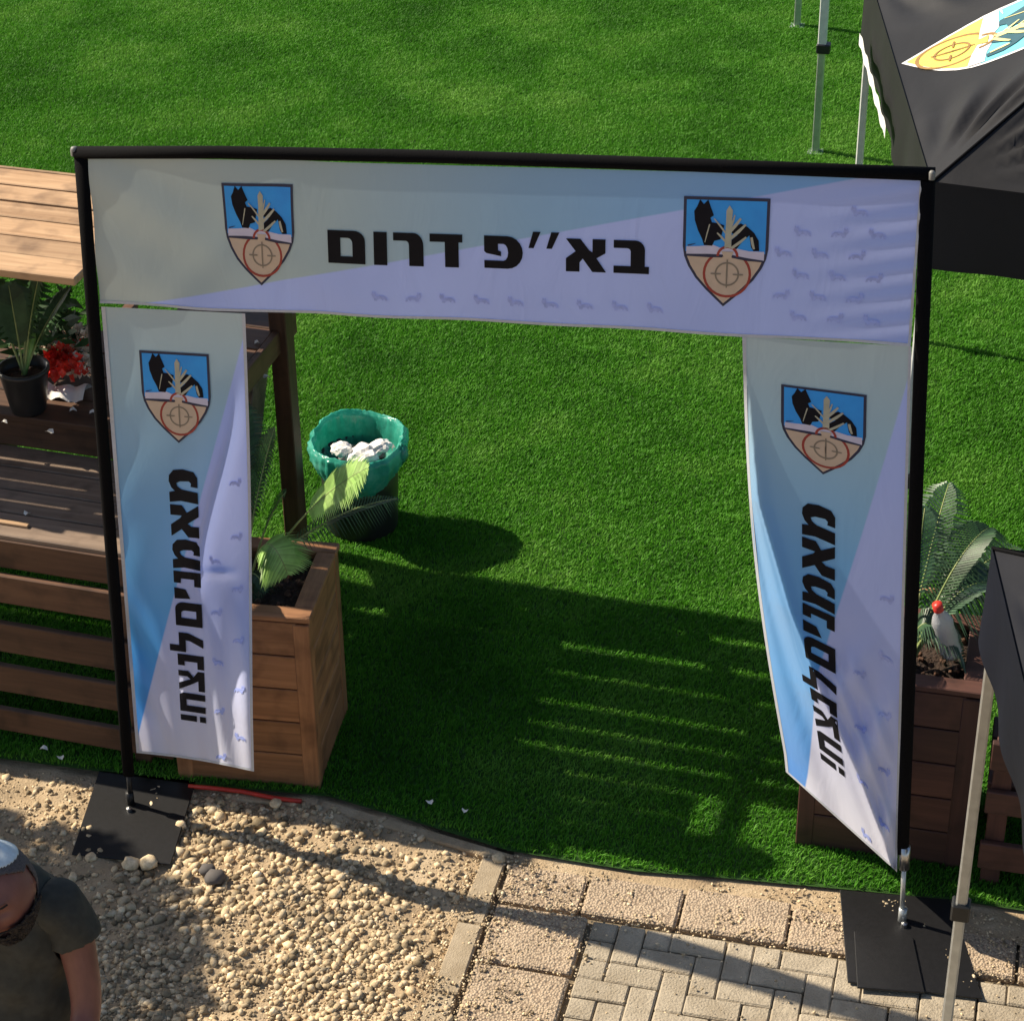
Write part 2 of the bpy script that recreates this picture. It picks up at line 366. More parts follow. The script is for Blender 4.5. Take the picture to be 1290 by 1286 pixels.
turf_poly = edge_uv + [(60, edge_uv[-1][1] - 3), (60, 120), (-60, 120), (-60, edge_uv[0][1])]
slab_sheet('turf', turf_poly, 0.012, turf_base_m)

# uneven dirt in front of the turf
def dirt_h(u, v):
    return -0.012 + 0.010 * math.sin(u * 5.1 + v * 3.3) * math.sin(v * 6.2 - u * 2.1) + 0.006 * math.sin(u * 17 + v * 13) + 0.004 * math.sin(u * 31 - v * 27)
def dirt_fn(s, t):
    u, v = -4.5 + 5.95 * s, -4.0 + 4.9 * t
    return (u, v, dirt_h(u, v) - 0.01 * (1 - min(1, max(0, (1.45 - u) * 8))))
g, _ = sheet(dirt_fn, 200, 160)
solo('dirt_path', g, dirt_m, (0, 0, 0), kind='structure', smooth=True)
# gravel
def gravel(name, n, region, mat, smin, smax, keep=lambda u, v: True, zoff=0.0, label=None):
    ico = bmesh.new(); bmesh.ops.create_icosphere(ico, subdivisions=1, radius=1)
    iv = np.array([v.co[:] for v in ico.verts]); ico.verts.index_update()
    fi = np.array([[v.index for v in f.verts] for f in ico.faces]); ico.free()
    V, F = [], []; k = 0; nv = len(iv)
    while k < n:
        u = region[0] + random.random() * (region[1] - region[0]); v = region[2] + random.random() * (region[3] - region[2])
        if not keep(u, v): k += 0.2; continue
        r = smin + (smax - smin) * random.random() ** 2.6
        sc_ = np.array([r * random.uniform(.75, 1.35), r * random.uniform(.75, 1.2), r * random.uniform(.5, .9)])
        p = iv * (1 + RNG.uniform(-.34, .30, (nv, 1))) * sc_
        E_ = np.array(Euler((random.uniform(-.5, .5), random.uniform(-.5, .5), random.uniform(0, 6.28))).to_matrix())
        p = p @ E_.T + np.array([u, v, dirt_h(u, v) + zoff + r * .28])
        F.append(fi + nv * len(V)); V.append(p); k += 1
    V = np.concatenate(V); F = np.concatenate(F)
    me = bpy.data.meshes.new(name); me.vertices.add(len(V)); me.vertices.foreach_set('co', V.ravel())
    me.loops.add(F.size); me.loops.foreach_set('vertex_index', F.ravel())
    me.polygons.add(len(F)); me.polygons.foreach_set('loop_start', np.arange(len(F)) * 3)
    me.update(calc_edges=True); me.materials.append(mat)
    o = bpy.data.objects.new(name, me); COL.objects.link(o); o.location = W(0, 0, 0); o.rotation_euler = (0, 0, YAW)
    return tag(o, label, None, None, 'stuff')
def dens(u, v):
    a = 0.5 + 0.5 * math.sin(u * 3.1 + 1.0) * math.sin(v * 4.3 + u)
    b = 0.5 + 0.5 * math.sin(u * 7.3 + 2.0 * math.sin(v * 5.0)) * math.sin(v * 9.1 + 1.3 * u)
    return random.random() < 0.06 + 0.95 * a * (.35 + .65 * b) * sstep(-0.6, 0.3, u) + 0.25 * b * sstep(-.3, -.9, v)
gravel('gravel', 15500, (-1.2, 1.62, -1.35, 0.16), gravel_m, 0.004, 0.019, lambda u, v: v < edge_v(u) - 0.02 and (u < 1.36 or random.random() < .22 * (1.62 - u) / .26) and dens(u, v), label='loose pale limestone gravel strewn over the dirt before the gate')
gravel('coarse_gravel', 420, (.10, 1.0, -.62, .12), gravel_m, 0.013, 0.027, lambda u, v: v < edge_v(u) - 0.04 and random.random() < .25 + .75 * sstep(.7, .15, u) and not (u < .30 and v < .14 and v > -.36 and u < .26), label='coarser pale stones lying among the gravel beside the left base plate')
gravel('fine_gravel', 9000, (-1.6, 1.40, -1.35, 0.16), gravel_m, 0.003, 0.008, lambda u, v: v < edge_v(u) - 0.02, 0.0, label='fine sandy grit between the gravel stones')

# paving: concrete edging, aggregate slabs, herringbone bricks
slab_sheet('sand_strip', [(1.53, -.02), (1.53, .2), (8, .4), (8, -.02)], -0.003, dirt_m)
solo_bed = slab_sheet('paving_bed', [(1.36, -4.0), (1.36, 0.02), (1.36, 0.16), (8, 0.3), (8, -4.0)], -0.028, joint_m)
bed = bpy.data.objects.new('pavement', None); COL.objects.link(bed); bed.location = W(0, 0, 0); bed.rotation_euler = (0, 0, YAW); bed['kind'] = 'structure'
bed['base_u'] = bed['base_v'] = bed['base_z'] = 0.0
def piece_mesh(name, sx, sy, h, mat, bev=0.006, jit=0.0012):
    g_ = box((0, 0, 0), (sx, sy, h), bev, None, jit); return mesh(name, g_[0], g_[1], mat)
brick_meshes = [piece_mesh('brick', .197, .097, .05, paver_m) for _ in range(5)]
nb = 0
for i in range(0, 46):
    for j in range(-17, 1):
        d = (i - j) % 4
        u0, v0 = 1.90 + .1 * i, -.235 + .1 * j
        if d == 0: c_, r_ = (u0 + .1, v0 + .05), 0.0
        elif d == 3: c_, r_ = (u0 + .05, v0 + .1), math.pi / 2
        else: continue
        if c_[1] + (.1 if r_ else .05) > -.20 or c_[0] - .1 < 1.88: continue
        if c_[1] < -1.25 or c_[0] > 4.4: continue
        o = inst('brick', random.choice(brick_meshes), bed, (c_[0] + random.uniform(-.002, .002), c_[1] + random.uniform(-.002, .002), -.027 + random.uniform(-.0025, .0025)), (random.uniform(-.006, .006), random.uniform(-.006, .006), r_ + random.choice((0, math.pi)) + random.uniform(-.008, .008)))
        nb += 1
# half bricks closing the border along the slabs
hb = piece_mesh('brick', .097, .097, .05, paver_m)
for i in range(0, 26):
    for j in range(-12, 1):
        d = (i - j) % 4
        u0, v0 = 1.90 + .1 * i, -.235 + .1 * j
        if d in (2, 3): cells = [(i, j + (1 if d == 3 else -1), (u0 + .05, v0 + (.1 if d == 3 else 0)), True)]
        else: cells = [(i + (1 if d == 0 else -1), j, (u0 + (.1 if d == 0 else 0), v0 + .05), False)]
        _, _, c_, vert = cells[0]
        placed = not (c_[1] + (.1 if vert else .05) > -.20 or c_[0] - .1 < 1.88)
        if not placed and v0 + .1 < -.20 and u0 > 1.88:
            inst('half_brick', hb, bed, (u0 + .05, v0 + .05, -.027 + random.uniform(-.002, .002)), (0, 0, random.uniform(-.01, .01)))
slabs = [(1.535, 1.835, -.205, .0), (1.845, 2.20, -.205, .005), (2.21, 2.60, -.205, .02), (2.61, 3.0, -.205, .0), (3.01, 3.42, -.205, .0), (3.43, 3.83, -.205, 0.0),
         (1.535, 1.88, -.53, -.225), (1.535, 1.88, -.86, -.545), (1.535, 1.88, -1.2, -.875)]
for (a, b_, c_, d_) in slabs:
    g_ = box(((a + b_) / 2, (c_ + d_) / 2, -.026), (b_ - a, d_ - c_, .056), .008, None, .0025)
    part('slab', g_, slab_m, bed)
for k in range(3):
    g_ = box((1.465, .0 - .37 * k - .17, -.030), (.10, .36, .07), .008, None, .005); part('edging_stone', g_, kerb_m, bed)
# the low concrete lip the turf ends on
lip = bpy.data.objects.new('kerb', None); COL.objects.link(lip); lip.location = W(0, 0, 0); lip.rotation_euler = (0, 0, YAW); lip['kind'] = 'structure'
lip['base_u'] = lip['base_v'] = lip['base_z'] = 0.0
u = 0.30
while u < 1.2:
    L_ = .42; a, b_ = (u, edge_v(u) - .012), (u + L_ - .012, edge_v(u + L_) - .012)
    part('kerb_stone', bar((a[0], a[1] - .02, -.024), (b_[0], b_[1] - .02, -.024), .05, .05, .006), dirt_m, lip); u += L_

gravel('paving_grit', 9500, (1.38, 3.9, -1.0, .12), gravel_m, 0.002, 0.0075, lambda u, v: v < edge_v(u) - 0.02 and (random.random() < (.95 if u < 1.6 else .5) if (v > -.24 or u < 1.92) else random.random() < .05), 0.012, label='loose sandy grit lying on the slabs and in the paving joints')
# ------------------------------------------------------------ turf blades
def blade_mesh(name, pts_uv, hmin=.013, hmax=.025, wmin=.0018, wmax=.0030, lean=(0.35, 0.15)):
    n = len(pts_uv); P_ = np.zeros((n, 5, 3)); p0 = np.array(pts_uv)
    ang = RNG.uniform(0, 2 * np.pi, n); h = RNG.uniform(hmin, hmax, n); w_ = RNG.uniform(wmin, wmax, n)
    dx, dy = np.cos(ang) * w_, np.sin(ang) * w_
    bx = RNG.normal(lean[0], .55, n) * h * .7; by = RNG.normal(lean[1], .55, n) * h * .7
    P_[:, 0] = np.stack([p0[:, 0] - dx, p0[:, 1] - dy, np.zeros(n)], 1); P_[:, 1] = np.stack([p0[:, 0] + dx, p0[:, 1] + dy, np.zeros(n)], 1)
    P_[:, 2] = np.stack([p0[:, 0] - dx * .8 + bx * .35, p0[:, 1] - dy * .8 + by * .35, h * .6], 1)
    P_[:, 3] = np.stack([p0[:, 0] + dx * .8 + bx * .35, p0[:, 1] + dy * .8 + by * .35, h * .6], 1)
    P_[:, 4] = np.stack([p0[:, 0] + bx, p0[:, 1] + by, h * .92], 1)
    V = P_.reshape(-1, 3); b0 = np.arange(n)[:, None] * 5
    tri = np.concatenate([b0 + np.array([0, 1, 3]), b0 + np.array([0, 3, 2]), b0 + np.array([2, 3, 4])], 1).reshape(-1, 3)
    me = bpy.data.meshes.new(name); me.vertices.add(len(V)); me.vertices.foreach_set('co', V.ravel().astype('f'))
    me.loops.add(tri.size); me.loops.foreach_set('vertex_index', tri.ravel().astype('i'))
    me.polygons.add(len(tri)); me.polygons.foreach_set('loop_start', (np.arange(len(tri)) * 3).astype('i'))
    me.update(calc_edges=True); me.materials.append(turf_m); return me
# border strip, blade by blade
pts = []
while len(pts) < 105000:
    u, v = random.uniform(-1.6, 4.4), random.uniform(-.25, 1.0)
    if v > edge_v(u) + .004 + random.random() ** 2 * .02: pts.append((u, v))
o = bpy.data.objects.new('turf_border', blade_mesh('turf_border', pts)); COL.objects.link(o)
o.location = W(0, 0, .012); o.rotation_euler = (0, 0, YAW); tag(o, 'green artificial grass blades along the turf edge', kind='stuff')
# tiles of blades spread over the field
TS = .5
tiles = bpy.data.collections.new('turf_tiles')
for k in range(4):
    tp = [(random.uniform(-TS / 2, TS / 2), random.uniform(-TS / 2, TS / 2)) for _ in range(6000)]
    to = bpy.data.objects.new('turf_tile', blade_mesh('turf_tile', tp)); tiles.objects.link(to)
gp = [(-2.5 + TS * i, 1.0 + TS / 2 + TS * j, 0) for i in range(24) for j in range(26) if True]
gp = [(-6 + TS * (i + .5), 1.0 + TS / 2 + TS * j, 0) for i in range(27) for j in range(23)]
me = bpy.data.meshes.new('grass_field'); me.from_pydata(gp, [], [])
go = bpy.data.objects.new('grass_field', me); COL.objects.link(go); go.location = W(0, 0, .012); go.rotation_euler = (0, 0, YAW)
tag(go, 'bright green artificial grass of the open field', kind='stuff')
ng = bpy.data.node_groups.new('scatter_tiles', 'GeometryNodeTree')
ng.interface.new_socket('Geometry', in_out='INPUT', socket_type='NodeSocketGeometry'); ng.interface.new_socket('Geometry', in_out='OUTPUT', socket_type='NodeSocketGeometry')
gi, gout = ng.nodes.new('NodeGroupInput'), ng.nodes.new('NodeGroupOutput')
iop = ng.nodes.new('GeometryNodeInstanceOnPoints'); ci = ng.nodes.new('GeometryNodeCollectionInfo'); ci.inputs['Collection'].default_value = tiles
ci.inputs['Separate Children'].default_value = True; ci.inputs['Reset Children'].default_value = True
iop.inputs['Pick Instance'].default_value = True
ri = ng.nodes.new('FunctionNodeRandomValue'); ri.data_type = 'INT'; ri.inputs['Min'].default_value if False else None
for s_ in ri.inputs:
    if s_.type == 'INT' and s_.name == 'Max': s_.default_value = 3
    if s_.type == 'INT' and s_.name == 'Min': s_.default_value = 0
ng.links.new(gi.outputs[0], iop.inputs['Points']); ng.links.new(ci.outputs[0], iop.inputs['Instance'])
ng.links.new([x for x in ri.outputs if x.type == 'INT'][0], iop.inputs['Instance Index']); ng.links.new(iop.outputs[0], gout.inputs[0])
md = go.modifiers.new('scatter', 'NODES'); md.node_group = ng

# ------------------------------------------------------------ the banner gate
gate = thing('banner_gate', (0, 0, 0), 'tall black framed gate of printed cloth with Hebrew lettering and shields at the turf edge', 'banner gate')
def poleL(z): return .122 + (0 - .122) * (2.76 - z) / 2.76 - .004
def poleR(z): return 2.85 + .146 * (2.93 - z) / 2.93 + .008
def flat_tube(pts, a, b):   # sleeve: flattened tube, wide along u
    V, F = tube(pts, 1.0, 12); n = 12; out = []
    for i, p in enumerate(pts):
        for k in range(n):
            t = 2 * math.pi * k / n; out.append((p[0] + a * math.cos(t), p[1] + b * math.sin(t), p[2]))
    return out, F
part('pole_sleeve', flat_tube([(poleL(z), 0, z) for z in (2.76, 2.2, 1.6, 1.0, .6, .16)], .024, .017), black_cloth, gate, True)
part('pole_sleeve', flat_tube([(poleR(z) - .008, 0, z) for z in (2.92, 2.4, 1.8, 1.2, .7, .33)], .023, .018), black_cloth, gate, True)
part('top_bar', tube([(.10, 0, 2.765), (.6, 0, 2.81), (1.3, 0, 2.858), (2.1, 0, 2.902), (2.87, 0, 2.94)], .021, 12), black_cloth, gate, True)
part('corner_cap', lathe((.10, -.006, 2.778), [(0, .010), (.010, .008), (.013, 0), (.013, -.02)], 12), grey_cap, gate, True)
part('corner_cap', lathe((2.862, -.016, 2.950), [(0, .008), (.007, .006), (.010, 0), (.010, -.02)], 12), grey_cap, gate, True)
part('ferrule', tube([(poleR(.36), 0, .36), (poleR(.26), 0, .26)], .021, 12), chrome, gate, True)
part('spigot', tube([(poleR(.27), 0, .27), (poleR(0.01), 0, .01)], .009, 10), steel, gate, True)
part('spigot', tube([(poleL(.17), 0, .17), (poleL(0.01), 0, .01)], .010, 10), black_metal, gate, True)
def plate(pxs, name='base_plate', th=.008, z0=.004):
    cs = [at(x, y, z0 + th) for x, y in pxs]; V = [(c.x, c.y, z0 + th) for c in cs] + [(c.x, c.y, z0) for c in cs]
    bm = bmesh.new(); vs_ = [bm.verts.new(v) for v in V]
    for f in ((0, 1, 2, 3), (7, 6, 5, 4), (0, 4, 5, 1), (1, 5, 6, 2), (2, 6, 7, 3), (3, 7, 4, 0)): bm.faces.new([vs_[i] for i in f])
    bmesh.ops.recalc_face_normals(bm, faces=bm.faces); bmesh.ops.bevel(bm, geom=list(bm.edges), offset=.002, segments=1, affect='EDGES')
    bm.verts.index_update(); r_ = [v.co.copy() for v in bm.verts], [tuple(v.index for v in f.verts) for f in bm.faces]; bm.free(); return r_
part('base_plate', plate([(90, 1075), (215, 1088), (247, 983), (125, 970)]), black_metal, gate)
part('base_plate', plate([(1068, 1236), (1238, 1257), (1196, 1132), (1058, 1120)]), black_metal, gate)
part('second_plate', plate([(1080, 1243), (1165, 1249), (1150, 1180), (1076, 1172)], th=.008, z0=.0135), black_metal, gate, label='smaller plate lying on the right base plate')
part('socket', tube([(poleR(0), 0, .010), (poleR(0), 0, .07)], .016, 12), steel, gate, True)
part('socket', tube([(poleL(0), 0, .010), (poleL(0), 0, .07)], .016, 12), black_metal, gate, True)
part('bolt', lathe((poleR(0) + .01, -.03, .012), [(.012, 0), (.012, .014), (0, .018)], 8), chrome, gate)
part('bolt', lathe((poleL(0) + .01, -.04, .012), [(.012, 0), (.012, .014), (0, .018)], 8), chrome, gate)

def quad(TL, TR, BR, BL):
    def f(s, t):
        a = (TL[0] + (TR[0] - TL[0]) * s, TL[1] + (TR[1] - TL[1]) * s); b = (BL[0] + (BR[0] - BL[0]) * s, BL[1] + (BR[1] - BL[1]) * s)
        return a[0] + (b[0] - a[0]) * t, a[1] + (b[1] - a[1]) * t
    return f
CAML = Lc(Vector((0, 0, CAM_H)))
def swing(u_, z_, v_):
    """cloth hanging in the gate plane, swung back by v_ along the wind's pull (up and inwards)"""
    k = v_ / -CAML.y
    return (u_ + (u_ - CAML.x) * k, v_, z_ + (z_ - CAM_H) * k)
qt = quad((.145, 2.760), (2.836, 2.926), (2.845, 2.366), (.120, 2.215))
def cloth_fn_top(s, t, off=0.0):
    u_, z_ = qt(s, t)
    d = .006 * math.sin(9 * s + 3 * t) * t + .006 * sstep(.35, 0, s) * math.sin(26 * (s * 1.2 - t * .45)) + .004 * math.sin(30 * s) * t * t + .01 * t * math.sin(2.4 * s + .5)
    return (u_, -.004 + d + .007 * math.exp(-((s * 9 - t * 2.2 - .4) / .35) ** 2) + .006 * math.exp(-((s * 9 + t * 1.6 - 2.4) / .3) ** 2) + .005 * sstep(.85, 1, s) * math.sin(40 * (t + s)) - off, z_)
ql = quad((.126, 2.205), (.645, 2.235), (.532, .266), (.048, .274))
def cloth_fn_left(s, t, off=0.0):
    u_, z_ = ql(s, t)
    c1 = .96 - .42 * sstep(0.02, .62, t)                    # the long crease, running down and to the left
    k = (s - c1)
    ridge = -.070 * math.exp(-(k / (.20 if k < 0 else .07)) ** 2) * sstep(.08, .35, t) * (1 - sstep(.50, .66, t))
    ridge += -.125 * sstep(.28, .95, s) * sstep(.46, .88, t) + .05 * sstep(.2, .7, t) * math.exp(-((s - .12) / .14) ** 2) * .6
    belly = .050 * sstep(c1 - .02, 1.0, s) * sstep(.1, .45, t) * (1 - sstep(.48, .85, t))
    wr = .007 * sstep(.45, 0, s) * math.sin(34 * (t + .28 * s)) * (1 - .35 * sstep(.3, .6, t))
    lower = sstep(.5, .75, t) * (.012 * math.sin(14 * s + 4 * t) * s + .009 * math.sin(25 * s - 9 * t + 1)) + .010 * sstep(.45, .7, t) * sstep(.45, .1, s) * math.sin(38 * (t - .5 * s))
    cross = -.014 * math.exp(-((t - .565 + .03 * s) / .012) ** 2) * sstep(.45, .6, s) * (1 - sstep(.75, .95, s))
    sag = .045 * sstep(.86, 1, t) * math.sin(math.pi * s) * 0.5
    return swing(u_ + .006 * math.sin(5 * t) * s, z_ + sag * .5, -.006 + ridge + belly + wr + lower + cross - off)
qr = quad((2.317, 2.335), (2.848, 2.358), (2.968, .236), (2.546, .62))
def crease(t):
    pts_ = ((0, .02), (.35, .09), (.57, .28), (.74, .48), (.9, .78), (1.0, .965))
    for (a, b_), (c, d) in zip(pts_, pts_[1:]):
        if t <= c:
            f = (t - a) / (c - a); return b_ + (d - b_) * f
    return .965
def cloth_fn_right(s, t, off=0.0):
    sc_ = crease(t)
    q0 = qr(0, t); q1 = qr(1, t)
    q0 = (q0[0] - .035 * math.sin(math.pi * min(1, t * 1.05)) + .03 * sstep(.5, 1, t) * 0, q0[1])
    fcs = {0: 0}
    fx = ((0, .02), (.35, .06), (.57, .22), (.74, .42), (.9, .76), (1.0, .965)); fc_ = .965
    for (a, b_), (c, d) in zip(fx, fx[1:]):
        if t <= c: fc_ = b_ + (d - b_) * (t - a) / (c - a); break
    f = s / sc_ * fc_ if s < sc_ else fc_ + (s - sc_) / (1 - sc_) * (1 - fc_)
    u_ = q0[0] + (q1[0] - q0[0]) * f; z_ = q0[1] + (q1[1] - q0[1]) * f
    dep = .38 * sstep(0, 1.0, t) ** 1.1
    k = max(0.0, 1 - s / sc_); kk = k - .12 * math.sin(math.pi * k) * sstep(.3, .6, t)
    v_ = dep * kk
    v_ += .034 * sstep(.2, .55, t) * math.sin(k * 8.5 + 4 * t) * k * (1 - k) * 3
    v_ -= .034 * math.exp(-((s - sc_) / .075) ** 2) * sstep(.08, .4, t)
    rr_ = max(0.0, s - sc_)
    v_ += .024 * sstep(.5, .7, t) * math.sin(26 * (t + .75 * s)) * math.sin(math.pi * min(1, rr_ / max(.05, 1 - sc_)))
    v_ += .015 * sstep(.55, .75, t) * math.sin(47 * (t - .6 * s) + 1) * math.sin(math.pi * min(1, rr_ / max(.05, 1 - sc_)))
    return swing(u_, z_, -.006 + v_ - off)
(g1, uv1) = sheet(lambda s, t: cloth_fn_top(s, t), 160, 40)
banner_t = part('banner', g1, cloth_top, gate, True, label='long horizontal top panel', uvs=uv1)
(g2, uv2) = sheet(lambda s, t: cloth_fn_left(s, t), 60, 220)
banner_l = part('banner', g2, cloth_left, gate, True, label='left hanging panel', uvs=uv2)
(g3, uv3) = sheet(lambda s, t: cloth_fn_right(s, t), 70, 240)
banner_r = part('banner', g3, cloth_right, gate, True, label='right hanging panel twisted by the wind', uvs=uv3)
def hem(fn, path, parent, wd=.010):
    """a thin pale hem strip sewn along an edge of the cloth"""
    V, F = [], []
    for i, (s, t, ds, dt) in enumerate(path):
        V.append(fn(s, t, .0022)); V.append(fn(s + ds, t + dt, .0022))
        if i: F.append((2 * i - 2, 2 * i - 1, 2 * i + 1, 2 * i))
    part('hem', (V, F), hem_m, parent, True)
N_ = 60
hem(cloth_fn_top, [(i / N_, 1, 0, -.018) for i in range(N_ + 1)], banner_t)
hem(cloth_fn_top, [(1, i / N_, -.003, 0) for i in range(N_ + 1)], banner_t)
hem(cloth_fn_left, [(1, i / 120, -.022, 0) for i in range(121)], banner_l)
hem(cloth_fn_left, [(i / N_, 1, 0, -.006) for i in range(N_ + 1)], banner_l)
hem(cloth_fn_left, [(0, i / 120, .028, 0) for i in range(121)], banner_l)
hem(cloth_fn_right, [(0, i / 120, .025, 0) for i in range(121)], banner_r)
hem(cloth_fn_right, [(i / N_, 1, 0, -.006) for i in range(N_ + 1)], banner_r)
hem(cloth_fn_right, [(1, i / 120, -.018, 0) for i in range(121)], banner_r)

def poly_print(polys, maxlen):
    """polys: list of (outline, [holes], material index) in the plane -> finely cut triangles"""
    V, F, MI = [], [], []
    for outline, holes, mi in polys:
        loops = [[Vector((x, y, 0)) for x, y in l] for l in [outline] + list(holes)]
        pts_ = [p for l in loops for p in l]
        tr = tessellate_polygon(loops)
        bm = bmesh.new(); vs_ = [bm.verts.new(p) for p in pts_]
        for t in tr:
            try: bm.faces.new([vs_[i] for i in t])
            except ValueError: pass
        for _ in range(6):
            es = [e for e in bm.edges if e.calc_length() > maxlen]
            if not es: break
            bmesh.ops.subdivide_edges(bm, edges=es, cuts=1, use_grid_fill=False); bmesh.ops.triangulate(bm, faces=bm.faces[:])
        bm.verts.index_update(); k = len(V)
        V += [(v.co.x, v.co.y, mi) for v in bm.verts]
        for f in bm.faces:
            idx = [v.index + k for v in f.verts]
            MI.append(mi)
            F.append(tuple(idx) if f.normal.z < 0 else tuple(reversed(idx)))
        bm.free()
    return V, F, MI

# Hebrew block letters, unit box, y up, drawn as outlines
def arc(cx, cy, rx, ry, a0, a1, n=6):
    return [(cx + rx * math.cos(R(a0 + (a1 - a0) * i / n)), cy + ry * math.sin(R(a0 + (a1 - a0) * i / n))) for i in range(n + 1)]
LET = {
 'mem_final': ([(0, 0), (1, 0)] + arc(.70, .70, .30, .30, 0, 90) + [(0, 1)], [[(.34, .22), (.34, .78)] + arc(.54, .62, .12, .16, 90, 0, 4) + [(.66, .22)]]),
 'vav': ([(0.0, 0), (1, 0), (1, 1), (0, 1)], []),
 'resh': ([(.52, 0), (1, 0)] + arc(.68, .62, .32, .38, 0, 90) + [(0, 1), (0, .76), (.40, .76)] + arc(.42, .64, .10, .12, 90, 0, 3), []),
 'dalet': ([(.46, 0), (.88, 0), (.88, .76), (1, .76), (1, 1), (0, 1), (0, .76), (.46, .76)], []),
 'pe': ([(0, 0), (.60, 0)] + arc(.60, .5, .40, .5, -90, 90, 10) + [(0, 1), (0, .52), (.06, .46), (.44, .38), (.44, .52), (.36, .56), (.36, .76), (.50, .76)] + arc(.50, .5, .12, .26, 90, -90, 6) + [(0, .24)], []),
 'tick': ([(0, 0), (.42, 0), (1, 1), (.38, 1)], []),
 'alef': ([(0, 0), (.34, 0), (.34, .28), (.42, .40), (.66, 0), (1.0, 0), (.76, .42), (.98, .58), (.98, 1), (.66, 1), (.66, .60), (.58, .66), (.36, 1), (0, 1), (.24, .62), (.0, .40)], []),
 'bet': ([(0, 0), (1, 0), (1, .22), (.88, .22), (.88, .66)] + arc(.62, .70, .26, .30, 0, 90, 5) + [(0, 1), (0, .76), (.36, .76)] + arc(.38, .66, .10, .10, 90, 0, 3) + [(.48, .22), (0, .22)], []),
 'mem': ([(0, 0), (.34, 0), (.40, .55), (.48, .70), (.58, .74), (.64, .60), (.66, .30), (.60, .22), (.50, .24), (.48, 0), (.78, 0), (.94, .12), (1, .5), (.96, .82), (.80, .98), (.62, 1), (.44, .92), (.34, .80), (.30, 1), (0, 1), (.06, .6)], []),
 'nun': ([(0, 0), (1, 0), (1, 1), (.18, 1), (.18, .74), (.50, .74), (.50, .25), (0, .25)], []),
 'yod': ([(.1, .42), (.9, .58), (1, 1), (0, 1)], []),
 'lamed': ([(.30, 0), (.72, 0), (1.0, .55), (1, .92), (.34, .92), (.34, 1.28), (.0, 1.28), (0, .66), (.62, .66), (.60, .50)], []),
 'tsadi': ([(0, 0), (1, 0), (1, .24), (.70, .42), (.98, .62), (.98, 1), (.70, 1), (.70, .66), (.58, .54), (.34, 1), (0, 1), (.34, .48), (.52, .24), (0, .24)], []),
 'het': ([(0, 0), (.34, 0), (.34, .74), (.66, .74), (.66, 0), (1, 0), (1, .86), (.9, 1), (0, 1)], []),
 'bang': ([(.0, .36), (1, .36), (1, 1), (0, 1)], []),
 'bang_dot': ([(.0, 0), (1, 0), (1, .24), (0, .24)], []),
}
def letter(key, mp, fn, parent, mat=None):
    o_, h_ = LET[key]
    V, F, _ = poly_print([([mp(*p) for p in o_], [[mp(*p) for p in h] for h in h_], 0)], .02 if fn is cloth_fn_top else .03)
    V3 = [fn(x, y, .0035) for x, y, _ in V]
    return part('letter', (V3, F), ink, parent)
# top panel: px spans of each letter turned to cloth coordinates
tx = lambda px: .303 + (px - 415) / (815 - 415) * .391
for key, a, b_, lo, hi in (('mem_final', 415, 463, .645, .43), ('vav', 474, 491, .645, .43), ('resh', 499, 537, .645, .43), ('dalet', 545, 586, .645, .43),
                           ('pe', 613, 661, .64, .43), ('tick', 668, 683, .50, .395), ('tick', 690, 706, .50, .395), ('alef', 714, 763, .64, .43), ('bet', 772, 815, .64, .43)):
    letter(key, lambda x, y, a=a, b_=b_, lo=lo, hi=hi: (tx(a + (b_ - a) * x), lo + (hi - lo) * y), cloth_fn_top, banner_t)
rows = (('mem', 590, 630), ('alef', 632, 671), ('mem', 674, 711), ('nun', 714, 732), ('yod', 735, 749), ('mem_final', 753, 783), ('lamed', 792, 817), ('nun', 820, 838), ('tsadi', 841, 867), ('het', 871, 896), ('bang', 901, 909), ('bang_dot', 901, 909))
for fn, ban, s0, s1, t0, t1 in ((cloth_fn_left, banner_l, .40, .61, .323, .905), (cloth_fn_right, banner_r, .36, .565, .318, .89)):
    for key, a, b_ in rows:
        # the line runs downwards: letters stand on their right side, tops to the left
        def mp(x, y, a=a, b_=b_):
            t = t0 + ((b_ - (b_ - a) * x) - 590) / 322 * (t1 - t0) if False else t0 + (b_ - (b_ - a) * x - 590) / 322 * (t1 - t0)
            return (s1 + (s0 - s1) * y, t)
        letter(key, mp, fn, ban)

def ring(cx, cy, r0, r1, a0=0, a1=360, n=28):
    full = abs(a1 - a0) >= 360
    o_ = [(cx + r1 * math.cos(R(a0 + (a1 - a0) * i / n)), cy + r1 * math.sin(R(a0 + (a1 - a0) * i / n))) for i in range(n + (0 if full else 1))]
    i_ = [(cx + r0 * math.cos(R(a0 + (a1 - a0) * i / n)), cy + r0 * math.sin(R(a0 + (a1 - a0) * i / n))) for i in range(n + (0 if full else 1))]
    return (o_, [i_]) if full else (o_ + i_[::-1], [])
half = [(0, 0), (.0, .60), (.02, .72), (.07, .84), (.16, .98), (.28, 1.11), (.40, 1.22), (.5, 1.31)]
SH = half + [(1 - x, y) for x, y in half[::-1][1:]]
inset = lambda k: [(.5 + (x - .5) * (1 - 2 * k), .62 + (y - .62) * (1 - 1.6 * k)) for x, y in SH]
def strip(x0, y0, x1, y1, w0, w1):
    d = Vector((x1 - x0, y1 - y0)).normalized(); n_ = Vector((-d.y, d.x))
    return [(x0 + n_.x * w0, y0 + n_.y * w0), ((x0 + x1) / 2 + n_.x * (w0 + w1) * .75, (y0 + y1) / 2 + n_.y * (w0 + w1) * .75), (x1 + n_.x * w1, y1 + n_.y * w1), (x1 - n_.x * w1, y1 - n_.y * w1), (x0 - n_.x * w0, y0 - n_.y * w0)]
